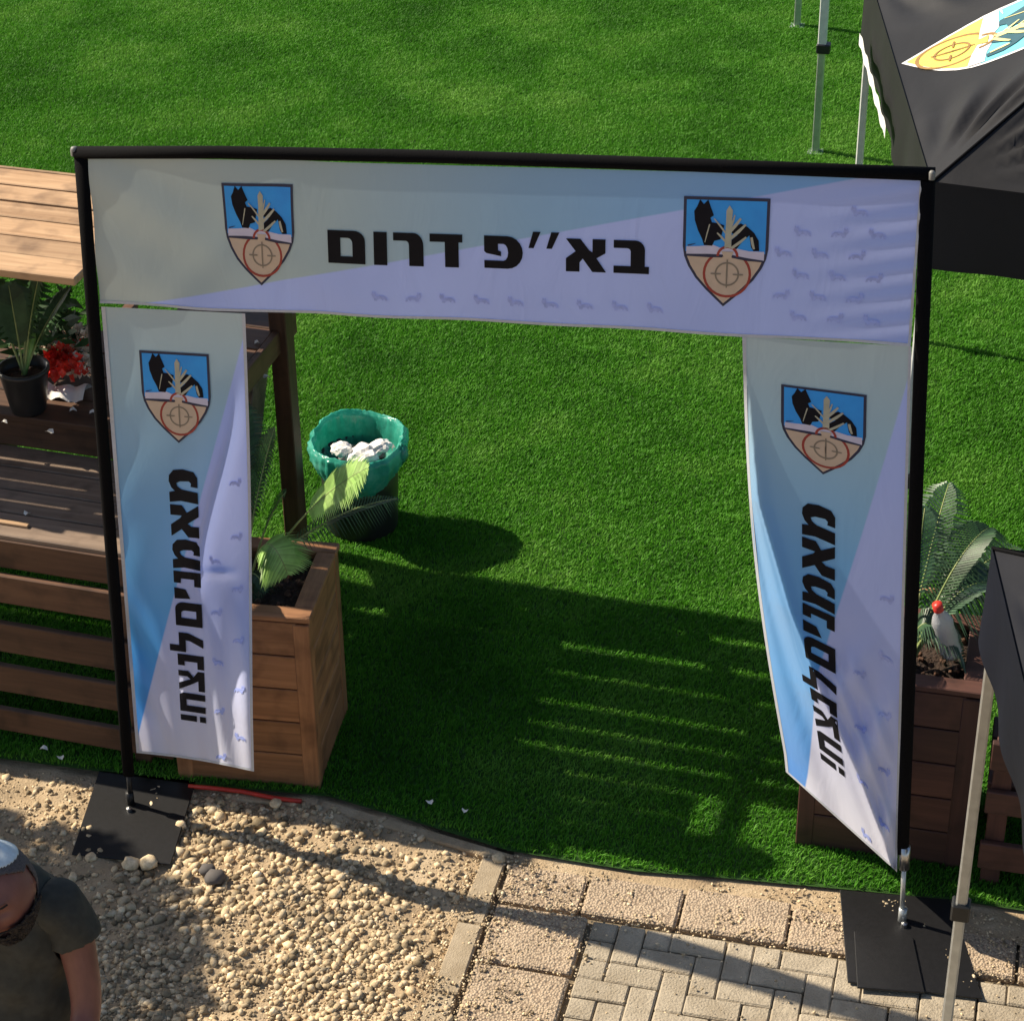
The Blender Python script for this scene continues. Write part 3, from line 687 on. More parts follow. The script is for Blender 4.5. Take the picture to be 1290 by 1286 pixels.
dog = [(.19, .03), (.235, .085), (.285, .03), (.31, .10), (.355, .215), (.315, .245), (.335, .30), (.42, .31), (.48, .33), (.46, .41), (.44, .50), (.37, .52), (.345, .58), (.25, .575), (.225, .50), (.175, .40), (.135, .28), (.125, .17), (.16, .11)]
rump = [(.57, .37), (.67, .30), (.75, .34), (.83, .41), (.885, .50), (.895, .62), (.83, .625), (.80, .58), (.775, .44), (.70, .51), (.63, .61), (.57, .58), (.57, .50), (.64, .44), (.57, .42)]
def emblem_polys(cols):
    """cols: material index for navy, blue, pale, tan, red, grey, black, stone; layered front to back"""
    nv, bl, wh, ta, rd, gr, bk, st = cols; P = []
    P.append((SH, [], nv, 0))
    ins = inset(.035)
    upper = [(x, min(y, .66)) for x, y in ins if y < .70]
    P.append(([(.035, .035), (.965, .035), (.965, .66), (.035, .66)], [], bl, 1))
    low = [p for p in ins if p[1] > .70]
    P.append(([(.045, .70)] + low + [(.955, .72)], [], ta, 1))
    P.append((ring(.53, .915, .255, .285)[0], ring(.53, .915, .255, .285)[1], rd, 2))
    P.append(([(.045, .60), (.20, .59), (.36, .57), (.44, .60), (.53, .57), (.62, .60), (.78, .63), (.955, .63), (.955, .74), (.75, .73), (.62, .69), (.44, .68), (.30, .70), (.045, .70)], [], wh, 3))
    P.append(([(.045, .69), (.30, .68), (.47, .68), (.47, .715), (.30, .72), (.045, .715)], [], nv, 4))
    P.append(([(.58, .68), (.75, .71), (.955, .735), (.955, .755), (.75, .745), (.58, .715)], [], nv, 4))
    P.append((ring(.53, .70, .10, .13, 180, 360, 10)[0], [], rd, 5))
    P.append(([(.46, .64), (.60, .64), (.57, .72), (.49, .72)], [], ta, 6))
    P.append((ring(.53, .915, .125, .145)[0], ring(.53, .915, .125, .145)[1], gr, 3))
    for q in ((.53, .74, .53, 1.08), (.34, .915, .46, .915), (.60, .915, .72, .915), (.53, .86, .53, .97)): P.append((strip(*q, .008, .008), [], gr, 4))
    P.append((dog, [], bk, 4)); P.append((rump, [], bk, 4))
    P.append((strip(.06, .585, .15, .56, .008, .002), [], nv, 4))
    P.append(([(.50, .15), (.535, .09), (.575, .15), (.565, .30), (.57, .60), (.49, .60), (.50, .30)], [], st, 5))
    for q in ((.55, .40, .67, .24, .018, .012), (.56, .48, .73, .31, .018, .012), (.57, .60, .74, .46, .016, .010), (.50, .42, .36, .25, .010, .006), (.50, .52, .40, .42, .012, .008), (.31, .32, .26, .54, .007, .004), (.80, .46, .835, .60, .014, .012), (.56, .34, .60, .20, .012, .006)):
        P.append((strip(*q), [], st, 6))
    return P
EM = [E_navy, E_blue, E_white, E_tan, E_red, E_grey, E_black, E_gold]
def emblem(fn, mp, parent, mats=EM, step=.05, lift=.0005, name='emblem'):
    polys = emblem_polys(range(8)); V, F, MI = [], [], []
    for (o_, h_, mi, lay) in polys:
        v, f, m_ = poly_print([([p for p in o_], [[p for p in h] for h in h_], mi)], step)
        k = len(V)
        V += [fn(*mp(x, y), .0030 + lift * lay) for x, y, _ in v]; F += [tuple(i + k for i in q[::-1]) for q in f]; MI += m_
    return part(name, (V, F), mats, parent, mi=MI)
emblem(cloth_fn_top, lambda x, y: (.171 + .090 * x, .15 + .67 * y / 1.31), banner_t, step=.12)
emblem(cloth_fn_top, lambda x, y: (.733 + .099 * x, .145 + .67 * y / 1.31), banner_t, step=.12)
emblem(cloth_fn_left, lambda x, y: (.245 + .49 * x, .083 + .185 * y / 1.31), banner_l, step=.10)
emblem(cloth_fn_right, lambda x, y: (.235 + .51 * x, .090 + .164 * y / 1.31), banner_r, step=.10)
# faint repeated little dogs printed in the lavender field
MK = [[(0, .62), (.06, .98), (.16, .80), (.24, .98), (.30, .62), (.28, .48), (.50, .58), (.78, .55), (.95, .36), (1, .05), (.88, .06), (.80, .30), (.70, .05), (.60, .25), (.42, .22), (.34, .02), (.18, .04), (.14, .30), (.04, .45)]]
def marks(fn, parent, su, sv, w_, h_, cond):
    V, F = [], []; j = 0; t = .04
    while t < .97:
        s = .02 + (.5 * su if j % 2 else 0)
        while s < .96:
            if cond(s, t) and cond(s, t - h_ * .8):
                rot = random.choice((1, -1)); 
                v, f, _ = poly_print([([(s + (x if rot > 0 else 1 - x) * w_, t + (1 - y) * h_) for x, y in MK[0]], [], 0)], .05)
                k = len(V); V += [fn(a, b_, .0024) for a, b_, _ in v]; F += [tuple(i + k for i in q) for q in f]
            s += su
        t += sv; j += 1
    o = part('printed_pattern', (V, F), mark_m, parent); o['kind'] = 'stuff'
marks(cloth_fn_top, banner_t, .042, .13, .020, .068, lambda s, t: t < .93 and t + 1.125 * s > 1.14 and not (.29 < s < .71 and t < .70) and not (.715 < s + .02 < .85 and t < .86))
marks(cloth_fn_right, banner_r, .33, .058, .09, .02, lambda s, t: s + .86 * t > 1.12 and s > .62)
marks(cloth_fn_left, banner_l, .33, .058, .09, .02, lambda s, t: s + 1.05 * t > 1.15 and s > .66)

# ------------------------------------------------------------ wooden structures
bar_l = thing('slatted_bench_bar', (-1.2, .25, 0), 'long brown wooden bench bar with a pale slatted roof, left of the gate', 'wooden bench')
UL, UR = -3.6, .10
for z0, z1 in ((.72, .85), (.48, .62), (.28, .41), (.08, .19)):
    part('slat', box(((UL + UR) / 2, .235, (z0 + z1) / 2), (UR - UL, .028, z1 - z0), .004), wood_u, bar_l)
part('fascia', box(((UL + UR) / 2, .275, .925), (UR - UL, .03, .13), .004), wood_u, bar_l)
for k in range(4):
    part('plank', box(((UL + UR) / 2, .345 + .160 * k, .995), (UR - UL, .152, .03), .004), grey_wood, bar_l)
part('riser', box(((UL + UR) / 2, .915, 1.07), (UR - UL, .028, .12), .004), wood_u, bar_l)
for k in range(6):
    ul_ = UL if k < 4 else -.52
    part('plank', box(((ul_ - .03) / 2, .985 + .198 * k, 1.145), (-.03 - ul_, .19, .03), .004), wood_u, bar_l)
part('edge_board', box((-.015, 1.46, 1.11), (.028, 1.20, .11), .004), wood_v, bar_l)
for u_ in (-3.4, -1.75, -.05): part('post', box((u_, .29, .42), (.07, .07, .84), .004), wood_z, bar_l)
for u_ in (-1.45, -.01): part('post', box((u_, 1.90, .85), (.08, .09, 1.62), .005), wood_z, bar_l)
for u_ in (-1.45, -.02): part('post', box((u_, .52, 1.46), (.045, .06, .96), .005), wood_z, bar_l)
part('brace', bar((-.13, 1.55, .25), (-.13, 1.98, 1.10), .03, .16), grey_wood, bar_l)
RE = .30
prof = [(.60 + .145 * k, 2.0, 0) for k in range(6)] + [(1.50, 1.955, -24), (1.68, 1.865, -28), (1.87, 1.76, -30), (2.06, 1.65, -32)]
gapw = (.009, .009, .009, .022, .022, .009, .03, .03, .03, .03)
for k, (v_, z_, ti) in enumerate(prof):
    wd = (.145 - gapw[k]) if ti == 0 else (.188 if k == 6 else .178)
    le, re_ = (-3.6 if v_ < 1.1 else -1.52), (-.235 if k < 3 else -.33)
    part('roof_slat', box(((le + re_) / 2, v_, z_ + random.uniform(-.004, .004)), (re_ - le, wd, .034), .004, Matrix.Rotation(R(ti + random.uniform(-1, 1)), 3, 'X')), roof_wood, bar_l)
    if k >= 3:  # second roof bay, hidden from view, added to lengthen the turf shadow
        part('roof_slat', box(((-.326 + .294) / 2, v_, z_ + random.uniform(-.001, .001)), (.62, wd, .034), .004, Matrix.Rotation(R(ti + random.uniform(-1, 1)), 3, 'X')), roof_wood, bar_l)
for u_ in (-1.45, -.02):
    part('rafter', bar((u_, .55, 1.955), (u_, 1.46, 1.955), .045, .06), wood_v, bar_l)
    part('rafter', bar((u_, 1.47, 1.93), (u_, 2.12, 1.54), .045, .06), wood_v, bar_l)
part('lath', box((-.55, .345, 1.016), (.17, .022, .012), .002), roof_wood, bar_l, label='short pale offcut lying on the lower counter')

def planter(base_u, v0, width, depth, h, mu, mv, mz, label):
    t = thing('planter_box', (base_u, v0, 0), label, 'planter box')
    u0, u1, v1 = base_u, base_u + width, v0 + depth; n = 5; bh = (h - .03) / n
    for k in range(n):
        z_ = .012 + bh * (k + .5)
        part('plank', box(((u0 + u1) / 2 - .0, v0 + .012, z_), (width - .10, .022, bh - .005), .003), mu, t)
        part('plank', box((u1 - .012, (v0 + v1) / 2, z_), (.022, depth - .10, bh - .005), .003), mv, t)
        part('plank', box((u0 + .012, (v0 + v1) / 2, z_), (.022, depth - .10, bh - .005), .003), mv, t)
        part('plank', box(((u0 + u1) / 2, v1 - .012, z_), (width - .10, .022, bh - .005), .003), mu, t)
    for a in (u0 + .03, u1 - .03):
        for b_ in (v0 + .03, v1 - .03): part('corner_post', box((a, b_, h / 2 - .01), (.064, .066, h - .03), .004), mz, t)
    tw = .075
    part('top_board', box(((u0 + u1) / 2, v0 + tw / 2 - .008, h), (width + .02, tw, .025), .004), mu, t)
    part('top_board', box(((u0 + u1) / 2, v1 - tw / 2 + .008, h), (width + .02, tw, .025), .004), mu, t)
    part('top_board', box((u1 - tw / 2 + .008, (v0 + v1) / 2, h), (tw, depth - 2 * tw + .012, .025), .004), mv, t)
    part('top_board', box((u0 + tw / 2 - .008, (v0 + v1) / 2, h), (tw, depth - 2 * tw + .012, .025), .004), mv, t)
    (g_, _) = sheet(lambda s, q: (u0 + .03 + (width - .06) * s, v0 + .03 + (depth - .06) * q, h - .06 + .02 * math.sin(19 * s) * math.sin(23 * q)), 14, 14)
    so = part('soil', g_, soil, t, True)
    clods = []
    for _ in range(60):
        r_ = random.uniform(.008, .02); clods.append(box((random.uniform(u0 + .08, u1 - .08), random.uniform(v0 + .08, v1 - .08), h - .05), (r_, r_ * 1.3, r_), .003, Euler((random.random() * 3, random.random() * 3, 0)).to_matrix()))
    s2 = part('bark_chips', join(*clods), plain('bark', (.12, .06, .035), .9, .4), t); s2['kind'] = 'stuff'
    return t
pl_ = planter(.12, .205, .575, .52, .82, cedar_u, cedar_v, cedar_z, 'orange brown cedar planter box holding the bright cycad, right of the left panel')
pl_.rotation_euler = (0, 0, YAW + R(5))
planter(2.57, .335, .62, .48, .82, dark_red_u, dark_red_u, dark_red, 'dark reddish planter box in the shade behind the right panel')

low = thing('slatted_bench', (4.2, .2, 0), 'low dark slatted bench in the shade right of the dark red planter', 'wooden bench')
for z0, z1 in ((.56, .68), (.36, .46), (.10, .22)):
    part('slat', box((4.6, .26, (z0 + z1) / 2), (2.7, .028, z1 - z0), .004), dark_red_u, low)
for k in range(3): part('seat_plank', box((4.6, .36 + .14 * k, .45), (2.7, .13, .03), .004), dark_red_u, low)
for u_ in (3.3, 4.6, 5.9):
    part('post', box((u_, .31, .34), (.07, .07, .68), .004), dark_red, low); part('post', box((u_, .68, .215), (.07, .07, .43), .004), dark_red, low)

# ------------------------------------------------------------ trash bin
bc = at(462, 672)
bu, bv = bc.x - .035, bc.y + .05
binr = thing('trash_bin', (bu, bv, 0), 'black bin with a green liner, standing on the turf behind the planter', 'trash bin')
part('body', lathe((bu, bv, .014), [(0, 0), (.160, 0), (.168, .02), (.178, .25), (.182, .38), (.178, .38), (.168, .25), (.15, .03)], 36), plastic_black, binr, True)
liner_m = leafy('green_liner_film', (0.04, 0.36, 0.27), (0.07, 0.52, 0.40), (0.20, 0.66, 0.54), 9, 0.22, 0.45, 0.0, 0.9)
def liner(s, t):
    a = 2 * math.pi * s
    prof_ = [(.194, .345), (.214, .375), (.230, .43), (.226, .485), (.210, .505), (.196, .49), (.184, .43), (.168, .34), (.12, .29), (.0, .28)]
    x = t * (len(prof_) - 1); i = min(int(x), len(prof_) - 2); f = x - i
    r_ = prof_[i][0] + (prof_[i + 1][0] - prof_[i][0]) * f; z_ = prof_[i][1] + (prof_[i + 1][1] - prof_[i][1]) * f
    wv_ = (math.sin(a * 11 + math.sin(a * 4) * 3) * .4 + math.sin(a * 23 + 3 * math.sin(a * 3)) * .3) * (.3 + .7 * abs(math.sin(a * 1.5 + .4)))
    amp = .013 if t < .35 else .008
    low_ = .045 * math.sin(a * 2 + 1.0) * max(0, 1 - t * 3)
    wv_ += random.uniform(-.28, .28); z_ += random.uniform(-.003, .003)
    return (bu + (r_ + amp * wv_) * math.cos(a), bv + (r_ + amp * wv_) * math.sin(a), z_ + .012 + low_ - .022 * (1 - math.sin(a)) * (1 if t < .75 else 0) + .012 * math.sin(a * 3 + .6) * (1 if .2 < t < .7 else .3))
(g_, _) = sheet(liner, 140, 36)
part('liner', (g_[0], [f[::-1] for f in g_[1]]), liner_m, binr, True)
part('knot', lathe((bu + .218, bv - .03, .44), [(0, .05), (.022, .035), (.03, 0), (.018, -.03), (0, -.04)], 10, .2), liner_m, binr, True)
def crumple(c, r, n=3, sq=.6):
    bm = bmesh.new(); bmesh.ops.create_icosphere(bm, subdivisions=n, radius=1)
    ph = [random.uniform(0, 6) for _ in range(6)]
    V = []
    for v in bm.verts:
        p = v.co; k = 1 + .18 * math.sin(5 * p.x + ph[0]) * math.sin(6 * p.y + ph[1]) + .16 * abs(math.sin(9 * p.z + 7 * p.x + ph[2])) + random.uniform(-.07, .07)
        V.append((c[0] + p.x * r * k, c[1] + p.y * r * k, c[2] + p.z * r * k * sq))
    bm.verts.index_update(); F = [tuple(v.index for v in f.verts) for f in bm.faces]; bm.free(); return V, F
for (px, py, z_, r_, lb) in ((460, 572, .46, .062, 'biggest crumpled white tissue in the green lined bin'), (480, 562, .48, .042, 'small white tissue at the right of the bin, against the liner'), (430, 566, .47, .045, 'folded grey white wrapper at the left inside the bin'), (446, 577, .45, .035, 'small white scrap at the front of the bin rubbish')):
    p = at(px, py, z_)
    solo('crumpled_tissue', crumple((p.x, p.y, z_), r_), paper, (p.x, p.y, z_), lb, 'rubbish', 'tissues thrown into the bin')
solo('dark_rubbish', crumple((bu + .0, bv + .01, .37), .10, 3, .35), plastic_black, (bu, bv, .38), 'dark rubbish bag under the white tissues in the bin', 'rubbish')

# ------------------------------------------------------------ plants
def frond(p0, p1, arch, leaf_len, n=26, side_droop=.35, wid=.012, stem_bare=.2, upv=Vector((0, 0, 1)), fold=.5, twist=0.0):
    p0, p1 = Vector(p0), Vector(p1); mid = (p0 + p1) / 2 + Vector((0, 0, arch))
    cur = lambda t: p0 * (1 - t) ** 2 + mid * 2 * t * (1 - t) + p1 * t * t
    stem = tube([cur(i / 12) for i in range(13)], [.006 * (1 - .7 * i / 12) for i in range(13)], 5)
    V, F = [], []
    for k in range(n):
        t = stem_bare + (1 - stem_bare) * k / (n - 1); c_ = cur(t); d = (cur(min(1, t + .02)) - cur(t - .02)).normalized()
        side = d.cross(upv); side.normalize(); nrm = side.cross(d)
        if twist: q = Matrix.Rotation(twist, 3, d); side = q @ side; nrm = q @ nrm
        L_ = leaf_len * (math.sin(math.pi * min(1, (t - stem_bare) / (1 - stem_bare) * .82 + .16)) ** .7) * random.uniform(.88, 1.06)
        for sg in (-1, 1):
            dr = (side * sg * .85 + d * .55 + nrm * fold * .4).normalized()
            a = c_; b_ = c_ + dr * L_ * .5; e = c_ + dr * L_ - Vector((0, 0, side_droop * L_))
            wv_ = d * wid
            k0 = len(V); V += [a - wv_ * .5, a + wv_ * .5, b_ + wv_ * .55, b_ - wv_ * .55, e]
            F += [(k0, k0 + 1, k0 + 2, k0 + 3), (k0 + 3, k0 + 2, k0 + 4)]
    return (V, F), stem
def plant(name, base, label, cat, fronds, group=None, stem_mat=stem_m):
    t = thing(name, base, label, cat, group)
    for (tip, arch, ll, mat, kw) in fronds:
        lf, st = frond((base[0] + random.uniform(-.02, .02), base[1] + random.uniform(-.02, .02), base[2]), tip, arch, ll, **kw)
        f = part('frond', lf, mat, t); part('stalk', st, stem_mat, f, True)
    return t
pu, pv, pz = .36, .50, .76
def T(px, py, z_): p = at(px, py, z_); return (p.x, p.y, z_)
big = dict(n=34, side_droop=.30, wid=.011, stem_bare=.40, fold=.4)
plant('cycad_plant', (pu, pv, pz), 'light green cycad with feathery fronds growing in the orange brown planter', 'plant', [
    (T(462, 590, 1.38), .14, .165, frond_light, dict(n=38, side_droop=.28, wid=.014, stem_bare=.52, fold=.3, twist=.4)),
    (T(362, 722, .96), .34, .15, frond_light, dict(n=34, side_droop=.25, wid=.013, stem_bare=.48, fold=.2, twist=.3)),
    (T(500, 628, 1.02), .16, .12, frond_dark, dict(n=34, side_droop=.75, wid=.006, stem_bare=.35)),
    (T(335, 745, .82), .15, .11, frond_dark, dict(n=24, side_droop=.6, wid=.006, stem_bare=.25)),
    (T(360, 620, 1.2), .12, .10, frond_dark, dict(n=22, side_droop=.5, wid=.006, stem_bare=.5)),
    ((.12, .52, 1.30), .2, .16, frond_light, big), ((.22, .22, 1.05), .25, .14, frond_dark, big), ((.30, .75, 1.45), .1, .14, frond_dark, big),
    ((-.05, .35, 1.10), .25, .15, frond_dark, big), ((.48, .62, 1.42), .1, .12, frond_dark, dict(n=24, stem_bare=.4))])
ru, rv = 2.90, .52
plant('palm_plant', (ru, rv, .76), 'dark grey green palm with drooping fronds growing in the dark red planter', 'plant', [
    (T(1262, 740, 1.02), .30, .24, frond_grey, dict(n=36, side_droop=.75, wid=.008, stem_bare=.25)),
    (T(1245, 665, 1.22), .22, .20, frond_dark, dict(n=34, side_droop=.45, wid=.008, stem_bare=.3)),
    (T(1195, 610, 1.35), .12, .15, frond_grey, dict(n=28, side_droop=.35, wid=.008, stem_bare=.4)),
    (T(1165, 640, 1.35), .12, .15, frond_grey, dict(n=28, side_droop=.35, wid=.008, stem_bare=.4)),
    (T(1215, 835, .80), .30, .17, frond_grey, dict(n=30, side_droop=.5, wid=.008, stem_bare=.3)),
    (T(1180, 820, .84), .32, .15, frond_grey, dict(n=28, side_droop=.6, wid=.008, stem_bare=.3)),
    (T(1278, 722, .98), .28, .22, frond_dark, dict(n=34, side_droop=.85, wid=.008, stem_bare=.25)), (T(1240, 712, 1.0), .30, .20, frond_grey, dict(n=34, side_droop=.8, wid=.008, stem_bare=.25)),
    ((2.62, .45, 1.05), .3, .18, frond_dark, big), ((2.70, .75, 1.2), .2, .18, frond_dark, big),
    (T(1282, 690, 1.05), .25, .16, frond_grey, dict(n=28, side_droop=.5, wid=.008, stem_bare=.35))])
# bottle stuck neck up among the right fronds
bp_ = at(1203, 790, .98)
bottle = thing('plastic_bottle', (bp_.x, bp_.y, .86), 'empty clear plastic bottle with a red cap stuck in the right planter palm', 'bottle')
bm_, N, Lk, b = new_mat('clear_plastic'); b.inputs['Base Color'].default_value = (.75, .76, .80, 1); b.inputs['Transmission Weight'].default_value = .55; b.inputs['Roughness'].default_value = .18; b.inputs['IOR'].default_value = 1.35
nn = N.new('ShaderNodeTexNoise'); nn.inputs['Scale'].default_value = 25; bb = N.new('ShaderNodeBump'); bb.inputs['Strength'].default_value = .4; bb.inputs['Distance'].default_value = .005
Lk.new(nn.outputs['Fac'], bb.inputs['Height']); Lk.new(bb.outputs[0], b.inputs['Normal'])
tilt = Matrix.Rotation(R(-16), 3, 'Y') @ Matrix.Rotation(R(12), 3, 'X')
def tilted(g_, c): c = Vector(c); return [tilt @ (Vector(v) - c) + c for v in g_[0]], g_[1]
cb = (bp_.x, bp_.y, .86)
part('body', tilted(lathe(cb, [(0, 0), (.036, .003), (.040, .02), (.037, .06), (.041, .10), (.036, .14), (.040, .17), (.030, .20), (.014, .225), (.014, .235)], 20), cb), bm_, bottle, True)
part('cap', tilted(lathe(cb, [(.019, .232), (.019, .262), (0, .264)], 14), cb), plain('red_cap', (.60, .04, .025), .4), bottle, True)
solo('dry_twig', tube([T(1160, 742, .95), T(1180, 745, .97), T(1200, 755, .97)], [.011, .013, .006], 8), plain('dry_husk', (.42, .24, .12), .8), T(1180, 745, .95), 'dry orange brown leaf husk beside the red bottle cap in the right planter', 'dry husk')

# plants and flowers on the left counter
CZ = 1.162
pp = T(30, 470, CZ + .17); pbu, pbv = pp[0], pp[1]
pot = thing('potted_plant', (pbu, pbv, CZ), 'tall leafy plant in a shiny black pot on the left counter', 'potted plant')
part('pot', lathe((pbu, pbv, CZ), [(0, 0), (.065, 0), (.072, .01), (.098, .17), (.106, .185), (.106, .20), (.095, .20), (.085, .15)], 28), plastic_black, pot, True)
part('soil', lathe((pbu, pbv, CZ), [(0, .165), (.09, .16)], 16), soil, pot, True)
stg = [(-.02, .0, .42, .20), (.06, .04, .50, .16), (-.12, .05, .44, .2), (.0, .12, .46, .2), (-.16, .14, .34, .18), (.10, .10, .36, .14)]
for (du, dv, hh, ll) in stg:
    lf, st = frond((pbu, pbv, CZ + .16), (pbu + du * 1.6, pbv + dv * 1.4 + .04, CZ + .12 + hh), .06, ll * .7, n=14, side_droop=.4, wid=.022, stem_bare=.3)
    f = part('frond', lf, frond_dark, pot); part('stalk', st, stem_m, f, True)
stk = T(40, 370, CZ + .3)
part('bright_stalk', tube([(pbu, pbv, CZ + .16), (pbu + .03, pbv + .06, CZ + .30), T(38, 358, CZ + .34)], [.012, .016, .011], 7), frond_light, pot, True)
part('bud', lathe(T(18, 424, CZ + .12), [(0, 0), (.022, .01), (.034, .05), (.026, .09), (.008, .11), (0, .115)], 9, .08), bloom_yellow, pot, True)
def petals(c, r, n, mat_list, squash=.6):
    V, F, MI = [], [], []
    for i in range(n):
        a, e = random.uniform(0, 6.28), random.uniform(.05, 1.35); q = r * random.uniform(.5, 1)
        c_ = Vector((c[0] + q * math.cos(a) * math.cos(e), c[1] + q * math.sin(a) * math.cos(e), c[2] + q * math.sin(e) * squash))
        M_ = Euler((random.uniform(-1.2, 1.2), random.uniform(-1.2, 1.2), a)).to_matrix(); s_ = r * random.uniform(.28, .45); k = len(V)
        for x, y, z_ in ((-.6, 0, 0), (0, -.5, .12), (.7, 0, .3), (0, .5, .12), (0, 0, -.05)): V.append(c_ + M_ @ Vector((x, y, z_)) * s_)
        for f in ((0, 1, 4), (1, 2, 4), (2, 3, 4), (3, 0, 4)): F.append(tuple(k + j for j in f)); MI.append(random.choice(mat_list))
    return (V, F), MI
fc = T(78, 476, CZ + .05)
bq = thing('flower_bunch', (fc[0], fc[1], CZ), 'bunch of red and cream flowers in white paper beside the black pot', 'flowers')
wv_ = []; 
(gw, _) = sheet(lambda s, t: (fc[0] - .11 + .24 * s, fc[1] - .10 + .11 * t, CZ + .004 + .035 * math.sin(3.1 * t) * (1 + .4 * math.sin(9 * s)) + .012 * math.sin(14 * s)), 14, 8)
part('paper_wrap', gw, paper, bq, True)
for (px, py, zz, r_, m_) in ((68, 466, .07, .050, bloom_red), (84, 468, .07, .055, bloom_red), (76, 452, .09, .045, bloom_red), (58, 460, .06, .04, bloom_white), (98, 455, .07, .05, bloom_white), (104, 466, .06, .045, bloom_white), (100, 428, .10, .045, bloom_white), (99, 434, .09, .03, bloom_red), (57, 441, .07, .025, bloom_white)):
    g_, mi = petals(T(px, py, CZ + zz + .03), r_ * 1.75, 80, [0]); part('flower', g_, m_, bq)
lf_ = []
for k in range(190):
    a = random.uniform(0, 6.28); c_ = Vector(T(random.uniform(10, 100), random.uniform(385, 450), CZ + .14)) + Vector((0, 0, random.uniform(-.08, .06)))
    d = Vector((math.cos(a), math.sin(a), random.uniform(-.2, .7))).normalized(); n_ = d.orthogonal().normalized() * .014
    n_ = n_ * 1.3; lf_.append(([c_, c_ + d * .05 + n_, c_ + d * .12, c_ + d * .05 - n_], [(0, 1, 2, 3)]))
fo = part('leaves', join(*lf_), frond_dark, bq); fo['kind'] = 'stuff'
bar_l.rotation_euler = (0, 0, YAW + R(-2.5)); bar_l.location = W(-1.2, .30, 0)
# fallen petals
pet = []
for (px, py, z_, where) in ((345, 398, CZ, 'at the back corner of the upper counter, under the top panel'), (324, 431, CZ, 'second from the back corner on the left upper counter'), (336, 474, 1.0, 'lowest by the rear post of the bench bar'), (92, 516, CZ, 'in front of the red flowers on the left upper counter'), (117, 519, CZ, 'between the red flowers and the left gate pole'), (5, 531, CZ, 'at the far left beside the black pot'),
                     (62, 543, CZ - .02, 'on the front edge of the upper counter under the pot'), (34, 646, 1.012, 'alone on the lower grey counter, left of the gate'), (55, 942, .04, 'on the ground before the lowest bench slat'), (76, 953, .03, 'smallest scrap on the ground before the lowest bench slat'), (541, 1009, .045, 'pale stone sized scrap on the shaded turf'), (586, 1020, .04, 'smaller scrap on the shaded turf right of the planter')):
    p = T(px, py, z_ + .006); r_ = random.uniform(.011, .017)
    q = [(p[0] + r_ * math.cos(a) * 1.2, p[1] + r_ * math.sin(a) * .8, p[2] + .008 * math.sin(a * 2 + px)) for a in [i * 6.283 / 7 for i in range(7)]]
    solo('fallen_petal', ([*q, (p[0], p[1], p[2] - .002)], [(i, (i + 1) % 7, 7) for i in range(7)]), petal_m, p, 'white fallen petal ' + where, 'petal', 'white petals scattered about')

# ------------------------------------------------------------ hose, larger stones
hp = [at(238, 993), at(270, 997), at(305, 1001), at(345, 1008), at(380, 1011)]
solo('red_hose', tube([(p.x, p.y, .012 + .006 * math.sin(i)) for i, p in enumerate(hp)], .009, 8), red_hose_m, (hp[0].x, hp[0].y, 0), 'thin red hose on the ground along the foot of the orange brown planter', 'hose', smooth=True)
for (px, py, r_, lb) in ((165, 1090, .032, 'left of two rounded grey stones touching the front of the left base plate'), (187, 1089, .034, 'right of two rounded grey stones touching the front of the left base plate'), (272, 1108, .036, 'dark grey stone among pale gravel right of the left base plate'), (262, 1098, .030, 'white stone touching the dark grey stone'), (347, 1013, .022, 'cream stone at the end of the red hose'), (115, 1082, .022, 'pale stone by the left front corner of the left base plate'), (628, 1083, .024, 'yellowish round stone on the inner end of the concrete edging'), (228, 1200 - 160, .020, 'white pebble against the right side of the left base plate')):
    p = at(px, py)
    g_ = crumple((p.x, p.y, r_ * .35), r_, 2, .62)
    mt = gravel_m if 'dark' not in lb else plain('dark_stone', (.10, .09, .085), .85)
    solo('stone', g_, mt, (p.x, p.y, 0), lb, 'stone', smooth=True)

